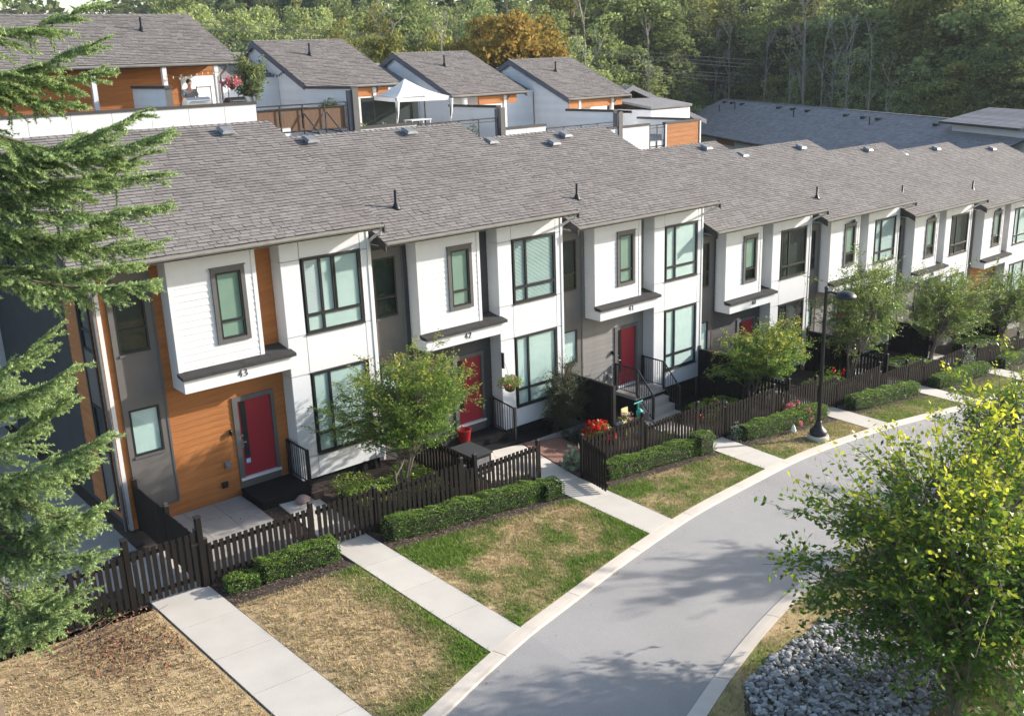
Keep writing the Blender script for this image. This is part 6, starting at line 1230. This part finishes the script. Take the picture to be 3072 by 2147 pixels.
for k, (x, y, zt, rad, kd) in enumerate(FOREST):
    zb_ = -12.; H = zt - zb_; w_ = where(x, y); mates = _cl[kd, w_]; lb = KL[kd] + ' ' + w_
    if len(mates) > 1: lb = _ord[min(mates.index((x, y, zt, rad, kd)), 15)] + ' ' + KL[kd] + ' from the left ' + w_
    t = thing('%s_tree' % {'green': 'broadleaf', 'olive': 'fading', 'orange': 'autumn', 'dark_d': 'broadleaf', 'light': 'pale', 'conifer': 'conifer'}[kd], lb, 'tree', (x, y, zb_), '%ss %s' % (KL[kd], w_))
    sz = H / 3.85; sx = min(rad, sz * 1.15) if kd != 'conifer' else min(rad * 1.15, sz * 1.1); v = k % 3
    for nm, me in (('crown', CM[kd, v]), ('trunk', TM[v])):
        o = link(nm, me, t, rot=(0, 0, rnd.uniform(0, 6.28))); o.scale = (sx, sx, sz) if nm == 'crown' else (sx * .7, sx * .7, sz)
def dead_mesh(v):
    rnd = random.Random(v + 5); mb = MB()
    def gr(p, d, l, r_, n):
        q = p + d * l * .5 + Vector((rnd.uniform(-.1, .1), rnd.uniform(-.1, .1), 0)) * l * .3; e = p + d * l; mb.tube([p, q, e], [r_, r_ * .75, r_ * .5], 4, cap=False)
        if n > 0:
            for _ in range(3): gr(p.lerp(e, rnd.uniform(.35, 1)), (d + Vector((rnd.gauss(0, .5), rnd.gauss(0, .5), rnd.gauss(.15, .25)))).normalized(), l * rnd.uniform(.4, .65), r_ * .5, n - 1)
    p = Vector((0, 0, -1))
    for k in range(5): e = p + Vector((rnd.uniform(-.25, .25), rnd.uniform(-.25, .25), 4.2)); mb.tube([p, e], [.20 - .035 * k, .165 - .035 * k], 6, cap=False); (gr(p.lerp(e, .6), Vector((rnd.uniform(-.6, .6), rnd.uniform(-.6, .6), 1)).normalized(), 3.2, .075, 3), gr(e, Vector((rnd.uniform(-.6, .6), rnd.uniform(-.6, .6), 1)).normalized(), 2.6, .06, 3)) if k > 1 else None; p = e
    return mb.mesh('trunk', M['bark_pale'])
DM = [dead_mesh(v) for v in range(4)]
_cd = {}
for q in sorted(DEAD, key=_az): _cd.setdefault(where(q[0], q[1]), []).append(q)
for k, (x, y, zt) in enumerate(DEAD):
    w_ = where(x, y); mates = _cd[w_]; lb = 'bare pale dead tree ' + w_
    if len(mates) > 1: lb = _ord[mates.index((x, y, zt))] + ' bare dead tree from the left ' + w_
    t = thing('dead_tree', lb, 'tree', (x, y, -12), 'bare dead trees ' + w_)
    o = link('trunk', DM[k % 4], t, rot=(0, 0, rnd.uniform(0, 6.28))); s_ = (zt + 12) / 20.5; o.scale = (s_, s_, s_)
# far wood that reads as one mass
rg = np.random.default_rng(8); n = 110000; a = rg.uniform(R(-5), R(75), n); d_ = rg.uniform(215, 330, n); x = -11.5 + d_ * np.sin(a); y = -23 + d_ * np.cos(a)
hh = (fbm(x / 11, y / 11, 3) * 22 + fbm(x / 50, y / 50, 4) * 26 + 2); z = -14 + hh * rg.uniform(.3, 1.0, n) ** .6
V, F = leaf_quads(np.stack([x, y, z], -1), 2.0, 1.4, rg, .3); tag(link('far_wood', mesh_np('far_wood', V, F, M['f_green'], {'tip': np.repeat(rg.random(n) * .5, 4)})), kind='stuff')
# undergrowth between building and wood
n = 50000; u = rg.random(n); x = -11.5 + 0; a = rg.uniform(R(10), R(72), n); d_ = rg.uniform(72, 150, n); x = -11.5 + d_ * np.sin(a); y = -23 + d_ * np.cos(a)
rel = (np.stack([x, y], -1) - np.array([A.x, A.y])); vv = rel @ np.array([nn_.x, nn_.y]); uq = rel @ np.array([uu.x, uu.y]); ok = ~((vv > -10) & (uq > -3)) & (y > 28) | ((vv < -11))
x, y = x[ok], y[ok]; n = len(x); z = -12.5 + fbm(x / 5, y / 5, 9) * 7 * rg.random(n) ** .5
V, F = leaf_quads(np.stack([x, y, z], -1), .75, .55, rg, .4); tag(link('undergrowth', mesh_np('undergrowth', V, F, M['f_light'], {'tip': np.repeat(rg.random(n) * .6, 4)})), kind='stuff')
t = thing('power_line', 'thin sagging power line wires in front of the distant trees', 'power line', (2, 48, 0))
for w_ in WIRES:
    p = [Vector(q) - Vector((2, 48, 0)) for q in w_]; pts = [p[0].lerp(p[2], q / 16) - Vector((0, 0, 1.6 * math.sin(math.pi * q / 16))) for q in range(17)]
    pts = [Vector(p[0]) * (1 - q) ** 2 + Vector(p[1]) * 2 * q * (1 - q) + Vector(p[2]) * q * q for q in [k / 16 for k in range(17)]]
    put(MB().tube(pts, .022, 4), 'wire', M['wire'], t)

# ================================================================== SMALL THINGS
def tuft(name, lb, cat, pos, r_, n, m, leaf, seed=1, flowers=None, ratio=.5, h=None, group=None, parts=()):
    """a leafy clump, optionally with flower heads"""
    t = thing(name, lb, cat, pos, group); rg = np.random.default_rng(seed); h = h or r_
    u = rg.normal(size=(n, 3)); u /= np.linalg.norm(u, axis=1)[:, None]; P = u * np.array([r_, r_, h]) * (rg.random((n, 1)) ** .4); P[:, 2] = np.abs(P[:, 2])
    V, F = leaf_quads(P, leaf, leaf * ratio, rg, .3); link('foliage', mesh_np('foliage', V, F, M[m], {'tip': np.repeat(rg.random(n) * .7, 4)}), t)
    if flowers:
        fm, fn, fs = flowers; k = []
        for q in range(fn):
            u = rg.normal(size=3); u /= np.linalg.norm(u); u[2] = abs(u[2]); c = u * np.array([r_, r_, h]) * rg.uniform(.8, 1.08)
            m_ = 12; P = c + rg.normal(size=(m_, 3)) * fs * .35; V, F = leaf_quads(P, fs * .8, fs * .7, rg, .4); o = link('flower', mesh_np('flower', V, F, M[fm]), t)
    return t
t = tuft('hanging_basket', 'hanging flower basket on a bracket by the bay window of 42', 'flower basket', (7.1, -.38, -5.62), .42, 900, 'leaf_m2', .07, 3, ('rose', 5, .07), h=.34)
put(MB().lathe([(.05, -.2), (.16, -.14), (.2, 0), (.2, .04)], (0, 0, 0), 12), 'basket', M['basketm'], t); put(MB().tube([(0, 0, .04), (.05, .2, .5), (.1, .42, .72)], .006, 4), 'chain', M['wire'], t); put(MB().box(.06, .10, .36, .46, .45, .95), 'bracket', M['black'], t)
t = thing('storage_box', 'dark lidded storage box behind the fence by the path of 42', 'box', (4.75, -1.35, g(4.75, -1.35)))
put(MB().box(-.33, .33, -.5, .5, 0, .58), 'box_body', M['frame'], t); put(MB().box(-.37, .37, -.54, .54, .585, .63), 'lid', M['charcoal'], t); put(MB().box(-.2, .25, -.515, -.5005, .08, .5), 'front_label', M['vent_m'], t)
t = thing('planter_pot', 'tall red glazed pot standing beside the red door of 42', 'pot', (5.72, .25, g(5.72, .25))); put(MB().lathe([(.14, 0), (.17, .2), (.21, .5), (.23, .55), (.19, .55), (.17, .4)], (0, 0, 0), 16), 'pot', M['red_pot'], t, smooth=True)
tuft('flower_bush', 'bright red geraniums flowering behind the fence', 'flowers', (9.45, -1.9, -7.55), .48, 900, 'hedge', .07, 5, ('red_f', 34, .14), h=.55)
tuft('flower_bush', 'pale pink dried hydrangea heads beside the red flowers', 'flowers', (10.65, -1.9, -7.75), .52, 700, 'leaf_m2', .07, 6, ('dryflower', 40, .11), h=.62)
tuft('hosta', 'variegated hosta with broad leaves at the open gate', 'plant', (7.62, -2.65, g(7.62, -2.65) + .05), .42, 150, 'varieg', .26, 7, ratio=.5, h=.7)
tuft('rose_bush', 'pink rose bush hanging over the fence left of the lamp', 'flowers', (17.6, -3.5, -8.75), .75, 900, 'leaf_m2', .06, 8, ('rose', 15, .13), h=.75)
tuft('rose_bush', 'small rose bush with one red bloom by the staked tree', 'flowers', (14.1, -2.7, -8.2), .4, 350, 'leaf_m2', .06, 9, ('red_f', 2, .13), h=1.1)
tuft('rose_bush', 'dark leaved rose bush with few red blooms behind the lamp', 'flowers', (22.3, -1.9, -9.0), .7, 800, 'hedge', .06, 10, ('red_f', 5, .12), h=.9)
tuft('vine', 'pale climbing vine spilling over the fence at the right', 'vine', (30.7, -3.4, -9.95), .45, 900, 'varieg', .07, 11, h=1.25)
tuft('shrub', 'spindly pale shrub between hedge and path below number 40', 'shrub', (14.1, -3.65, g(14.1, -3.65)), .22, 140, 'varieg', .08, 12, h=.7)
tuft('shrub', 'pale flowering shrub behind the fence below the step of 42', 'shrub', (5.0, -2.7, g(5, -2.7)), .4, 500, 'varieg', .05, 13, h=.8)
for k, (x, y) in enumerate([(3.6, -2.6), (-.3, -2.4), (11.9, -2.6), (13.4, -2.9), (19.6, -2.9), (16.4, -1.3), (26.4, -2.6), (-8.2, -2.8), (-7.1, -2.7), (-6.4, -3.0)]):
    if k not in (1, 4, 6): tuft('shrub', ['low yellow green shrub in the dark yard behind the long fence', '', 'low shrub behind the fence right of the red flowers', 'small shrub behind the second closed gate', '', 'green shrub under the yellow green tree', '', 'sparse shrub behind the left fence', 'thin twiggy shrub behind the left fence', 'thin shrub beside the leftmost gate post'][k], 'shrub', (x, y, g(x, y)), .45, 500, 'hedge', .06, 20 + k, h=.45)
t = thing('scooter', 'teal and blue kick scooter leaning at the stair rail', 'scooter', (11.55, -1.6, g(11.55, -1.6))); b_ = t.location.z
put(MB().box(-.08, .12, -.3, .25, .06, .1), 'deck', M['blue'], t); put(MB().tube([(0, 0, .08), (-.02, 0, 1.2)], .02, 6), 'stem', M['teal'], t); put(MB().tube([(-.22, 0, 1.2), (.2, 0, 1.22)], .02, 6), 'handlebar', M['teal'], t)
put(MB().lathe([(.02, -.16), (.11, -.08), (.12, .05), (.04, .14)], (0, -.05, .86), 10), 'front_bag', M['teal'], t)
for yy in (-.26, .22): put(MB().tube([(-.02, yy, .06), (.03, yy, .06)], .06, 12), 'wheel', M['blue'], t)
t = thing('toy_slide', 'pale yellow and blue plastic toy slide behind the flowers', 'toy', (11.25, -1.0, g(11.25, -1)));
put(MB().hexa([(-.15, -.3, 0), (.15, -.3, 0), (.15, -.2, .9), (-.15, -.2, .9)], [(-.15, -.35, 0), (.15, -.35, 0), (.15, -.25, .95), (-.15, -.25, .95)]), 'slide', M['yellow'], t); put(MB().box(-.25, .25, -.18, .2, 0, .35), 'base', M['blue'], t)
t = thing('garden_stone', 'rounded pink stone on the step edge of 43', 'stone', (-.5, -.95, g(-.5, -.95) + .05)); put(MB().lathe([(.03, 0), (.17, .03), (.2, .09), (.12, .17), (.02, .19)], (0, 0, 0), 10), 'stone_body', M['terra'], t, smooth=True)
t = thing('parcel', 'small brown cardboard box beside the step of 43', 'box', (-.02, -.85, g(0, -.85))); put(MB().box(-.14, .14, -.1, .1, 0, .2), 'carton', M['bamboo'], t); put(MB().box(-.15, .15, -.03, .03, .201, .204), 'tape', M['terra'], t)
t = thing('white_bag', 'small pale bag lying on the bed by the hedge near the lamp', 'bag', (16.5, -4.25, g(16.5, -4.25))); put(MB().lathe([(.08, 0), (.1, .08), (.05, .24), (.01, .3)], (0, 0, 0), 7), 'bag_body', M['canopy'], t)
t = thing('tree_debris', 'heap of dry cut branches below the left fence', 'branches', (-6.9, -3.9, g(-6.9, -3.9)))
for k in range(16):
    a = random.uniform(-.5, .5); x = random.uniform(-1, .8); yy = random.uniform(-.3, .25); l = random.uniform(.5, 1.1); put(MB().tube([(x, yy, .03), (x + l * .5, yy + a * .3, .1), (x + l, yy + a * .6, random.uniform(.03, .22))], [.010, .007, .003], 4), 'branch', M['bark'], t)

# rear decks
t = thing('canopy', 'white peaked fabric canopy on the rear deck', 'canopy', (13.0, 13.0, 1.05)); z0 = 1.05
cn = [(11.72, 11.8, 2.62), (14.42, 11.8, 2.58), (14.8, 14.2, 2.62), (12.2, 14.2, 2.66)]; ap = Vector((13.0, 13.0, 3.34)); o_ = Vector((13, 13, z0)); mb = MB(); NN_ = 8
for i in range(4):
    a, b_ = Vector(cn[i]), Vector(cn[(i + 1) % 4]); mid = (a + b_) / 2
    for (p, q) in ((a, mid + Vector((0, 0, .05))), (mid + Vector((0, 0, .05)), b_)):
        for k in range(NN_):
            u0, u1 = k / NN_, (k + 1) / NN_; sag = lambda u: -.10 * math.sin(u * math.pi)
            P0, P1, P2, P3 = p.lerp(ap, u0), q.lerp(ap, u0), q.lerp(ap, u1), p.lerp(ap, u1)
            for P_, u in ((P0, u0), (P1, u0), (P2, u1), (P3, u1)): P_.z += sag(u)
            mb.add([tuple(v - o_) for v in (P0, P1, P2, P3)], [(0, 1, 2, 3)])
    mb.add([tuple(v - o_) for v in (a, b_, b_ - Vector((0, 0, .16)), a - Vector((0, 0, .16)))], [(0, 1, 2, 3)])
put(mb, 'canopy_top', M['canopy'], t)
for i, c in enumerate(cn): put(MB().tube([Vector(c) - o_, Vector((c[0], c[1], z0)) - o_], .03, 6), 'canopy_pole', M['frame'], t)
for c in (cn[0], cn[1]): v = Vector(c) - o_; put(MB().tube([v + Vector((.06, 0, -.1)), v + Vector((.05, .02, -.6)), v + Vector((-.02, 0, -1.0)), v + Vector((-.06, 0, -1.5))], [.10, .06, .03, .06], 7), 'curtain', M['canopy'], t)
put(MB().box(-1.3, 1.6, 1.42, 1.46, 0, 1.55), 'back_curtain', M['room'], t)
def grill(x, y, z, lb, m, w=1.0):
    t = thing('barbecue', lb, 'barbecue', (x, y, z)); put(MB().box(-w / 2 + .1, w / 2 - .1, -.25, .25, .05, .8), 'cart', M['frame'], t); put(MB().prism_x([(-.28, .8), (.28, .8), (.28, 1.0), (.12, 1.13), (-.10, 1.15), (-.24, 1.06), (-.28, .95)], -w / 2 + .12, w / 2 - .12), 'lid', M[m], t)
    put(MB().tube([(-w / 2 + .2, -.33, 1.02), (w / 2 - .2, -.33, 1.02)], .018, 6), 'handle', M['metal'], t)
    for sg in (-1, 1): put(MB().box(sg * (w / 2 - .1) if sg > 0 else -w / 2 - .18, w / 2 + .18 if sg > 0 else -w / 2 + .1, -.22, .22, .78, .82), 'side_shelf', M['metal' if m == 'metal' else 'frame'], t)
grill(3.5, 12.1, 1.92, 'large silver barbecue grill in front of the man', 'metal', 1.1); grill(5.05, 12.3, 1.85, 'black barbecue grill under the hanging flower basket', 'black', .9)
# the man at the grill (one continuous skinned body)
t = thing('person', 'man in a grey t-shirt standing at the silver barbecue', 'person', (3.62, 12.95, 1.85))
def skinned(name, verts, edges, radii, m, parent, rootv=0):
    me = bpy.data.meshes.new(name); me.from_pydata(verts, edges, []); me.materials.append(m); o = link(name, me, parent)
    if not me.skin_vertices: 
        import bmesh; bm_ = bmesh.new(); bm_.from_mesh(me); lay = bm_.verts.layers.skin.verify(); bm_.verts.ensure_lookup_table()
        for v, r_ in zip(bm_.verts, radii): v[lay].radius = r_; v[lay].use_root = (v.index == rootv)
        bm_.to_mesh(me); bm_.free()
    o.modifiers.new('skin', 'SKIN'); sb = o.modifiers.new('sub', 'SUBSURF'); sb.levels = 2; sb.render_levels = 2; return o
vs = [(0, 0, .95), (0, -.01, 1.15), (0, -.03, 1.38), (0, -.05, 1.50), (0, -.09, 1.58), (0, -.12, 1.68), (0, -.10, 1.78),
      (.20, -.03, 1.42), (.27, -.08, 1.16), (.18, -.32, 1.05), (.10, -.40, 1.06), (-.20, -.03, 1.42), (-.27, -.08, 1.16), (-.18, -.32, 1.05), (-.10, -.40, 1.06),
      (.10, 0, .88), (.12, -.02, .5), (.12, 0, .09), (.12, -.14, .04), (-.10, 0, .88), (-.12, -.02, .5), (-.12, 0, .09), (-.12, -.14, .04)]
es = [(0, 1), (1, 2), (2, 3), (3, 4), (4, 5), (5, 6), (2, 7), (7, 8), (8, 9), (9, 10), (2, 11), (11, 12), (12, 13), (13, 14), (0, 15), (15, 16), (16, 17), (17, 18), (0, 19), (19, 20), (20, 21), (21, 22)]
rd = [(.16, .12), (.16, .12), (.17, .12), (.07, .07), (.055, .06), (.085, .10), (.07, .08), (.065, .065), (.045, .045), (.032, .032), (.03, .02)] + [(.065, .065), (.045, .045), (.032, .032), (.03, .02)] + [(.095, .095), (.065, .065), (.045, .045), (.045, .03)] * 2
skinned('body', vs, es, rd, M['skin'], t)
skinned('tshirt', [(0, 0, .93), (0, -.01, 1.15), (0, -.03, 1.40), (.21, -.03, 1.43), (.275, -.07, 1.22), (-.21, -.03, 1.43), (-.275, -.07, 1.22)], [(0, 1), (1, 2), (2, 3), (3, 4), (2, 5), (5, 6)], [(.19, .145), (.185, .14), (.19, .14), (.085, .085), (.07, .07), (.085, .085), (.07, .07)], M['cloth'], t)
put(MB().lathe([(.093, 0), (.10, .05), (.09, .11), (.05, .155), (.01, .165)], (0, -.085, 1.68), 12), 'hair', M['hair'], t, smooth=True)
t = tuft('hanging_basket', 'hanging basket of pink and red flowers on the rear deck corner', 'flower basket', (4.95, 12.2, 3.42), .40, 500, 'leaf_m2', .08, 31, ('rose', 22, .12), h=.3); put(MB().lathe([(.05, -.16), (.2, 0), (.2, .03)], (0, 0, 0), 10), 'basket', M['basketm'], t); put(MB().tube([(0, 0, 0), (0, 0, .9)], .008, 4), 'chain', M['wire'], t)
leafy_tree('potted_tree', 'slender light green potted tree on the rear deck', 'tree', (5.85, 12.5, 1.55), (5.85, 12.5, 3.75), (.55, .5, .95), 'f_light', 'bark_y', 51, nb=40, per=60, leaf=.12, stems=1, up=.4, twig=.25, tipw=.7, trunk_r=.03, start=(.3, 1.0))
for k, (x, y, z, r_, h_, lb) in enumerate([(10.2, 12, 1.2, .35, .55, 'potted green plant at the left end of the canopy deck'), (11.25, 12.2, 1.1, .4, .6, 'potted palm like plant under the white canopy'), (15.7, 12.0, .6, .3, 1.0, 'tall potted plant by the black rail right of the canopy'), (8.6, 12, 2.3, .3, .45, 'potted plant on top of the bamboo screened rail'), (8.9, 12.1, 2.25, .28, .55, 'potted dry plant beside the brown deck pier')]):
    tuft('potted_plant', lb, 'plant', (x, y, z), r_, 260, ['hedge', 'varieg', 'leaf_m', 'leaf_m2', 'leaf_m2'][k], .10, 60 + k, h=h_)
t = thing('string_lights', 'string of small bulbs hung along the rear gable wall', 'string lights', (9.2, 17, 3.8))
pp = [(.0, 1.38, .5), (0, .56, -.04), (0, -.2, -.16), (0, -.67, .0)]; put(MB().tube(pp, .012, 4), 'cable', M['wire'], t)
for k in range(9): q = k / 8 * 3; i = min(int(q), 2); p = Vector(pp[i]).lerp(Vector(pp[i + 1]), q - i); put(MB().lathe([(.01, -.1), (.035, -.06), (.02, 0)], tuple(p), 6), 'bulb', M['frame'], t)
t = thing('string_lights', 'string of warm bulbs along the orange deck wall', 'string lights', (4.0, 14.4, 3.85)); pp = [(-.55, 0, .0), (0, 0, -.12), (.5, 0, 0), (1.0, 0, .06), (1.5, 0, .02)]; put(MB().tube(pp, .01, 4), 'cable', M['wire'], t)
for k in range(10): q = k / 9 * 4; i = min(int(q), 3); p = Vector(pp[i]).lerp(Vector(pp[i + 1]), q - i); put(MB().lathe([(.01, -.1), (.03, -.06), (.015, 0)], tuple(p), 6), 'bulb', M['bulb'], t)
t = thing('patio_shelf', 'black wire plant shelf against the grey wall behind the grills', 'shelf', (5.0, 14.2, 1.85))
for x in (-.55, .0, .7, 1.1): put(MB().tube([(x, 0, 0), (x, 0, 1.55)], .018, 5), 'upright', M['black'], t)
for z in (.25, .8, 1.5): put(MB().box(-.57, .02, -.01, .01, z, z + .03), 'bar', M['black'], t)
t = thing('patio_sofa', 'dark low patio sofa on the rear deck behind the rail', 'sofa', (7.4, 12.6, 1.6)); put(MB().box(-.9, .9, -.35, .35, .1, .42), 'seat', M['charcoal'], t); put(MB().box(-.9, .9, .25, .4, .43, .85), 'backrest', M['charcoal'], t); put(MB().box(-.9, -.72, -.35, .25, .43, .65), 'armrest', M['charcoal'], t); put(MB().box(.72, .9, -.35, .25, .43, .65), 'armrest', M['charcoal'], t)
t = thing('flag_pole', 'thin bare pole standing on the third rear deck', 'pole', (18.7, 11.35, .9)); put(MB().tube([(0, 0, 0), (-.03, 0, 1.65)], .03, 6), 'shaft', M['dark_trim'], t); put(MB().lathe([(.15, 0), (.15, .05), (.03, .07)], (0, 0, 0), 10), 'pole_base', M['dark_trim'], t)
t = thing('patio_table', 'pale patio table and planter behind the white parapet', 'table', (13.0, 12.2, 1.05)); put(MB().box(-.5, .5, -.3, .3, .62, .66), 'table_top', M['trim_white'], t)
for a, b_ in ((-.45, -.25), (.45, -.25), (-.45, .25), (.45, .25)): put(MB().box(a - .02, a + .02, b_ - .02, b_ + .02, 0, .62), 'leg', M['trim_white'], t)

# ================================================================== AIR
hz = bpy.data.materials.new('haze'); hz.use_nodes = True; nt = hz.node_tree; nt.nodes.remove(nt.nodes['Principled BSDF'])
pv = nt.nodes.new('ShaderNodeVolumePrincipled'); pv.inputs['Color'].default_value = (.86, .92, 1, 1); pv.inputs['Density'].default_value = .0002; pv.inputs['Anisotropy'].default_value = 0.0
nt.links.new(pv.outputs[0], nt.nodes['Material Output'].inputs['Volume'])
o = put(MB().box(-80, 420, -120, 460, -20, 34), 'haze', hz); o['kind'] = 'stuff'

# low dark plants that fill the front gardens
tuft('groundcover', 'dark leafy groundcover in the shade below the bay of 43', 'plants', (1.2, -.6, g(1.2, -.6)), .7, 700, 'leaf_m2', .07, 81, h=.3)
tuft('groundcover', 'leafy groundcover left of the low picket fence', 'plants', (2.9, -.7, g(2.9, -.7)), .6, 600, 'hedge', .07, 82, h=.35)
tuft('groundcover', 'green plants at the foot of the dark cypress', 'plants', (9.4, -.9, g(9.4, -.9)), .6, 500, 'cyp', .07, 83, h=.4)
tuft('groundcover', 'dark plants between the steps and the fence below number 41', 'plants', (12.0, -2.6, g(12, -2.6)), .5, 450, 'hedge', .07, 84, h=.3)
tuft('groundcover', 'silver leaved plants under the yellow green tree', 'plants', (19.2, -1.7, g(19.2, -1.7)), .8, 800, 'varieg', .07, 85, h=.6)
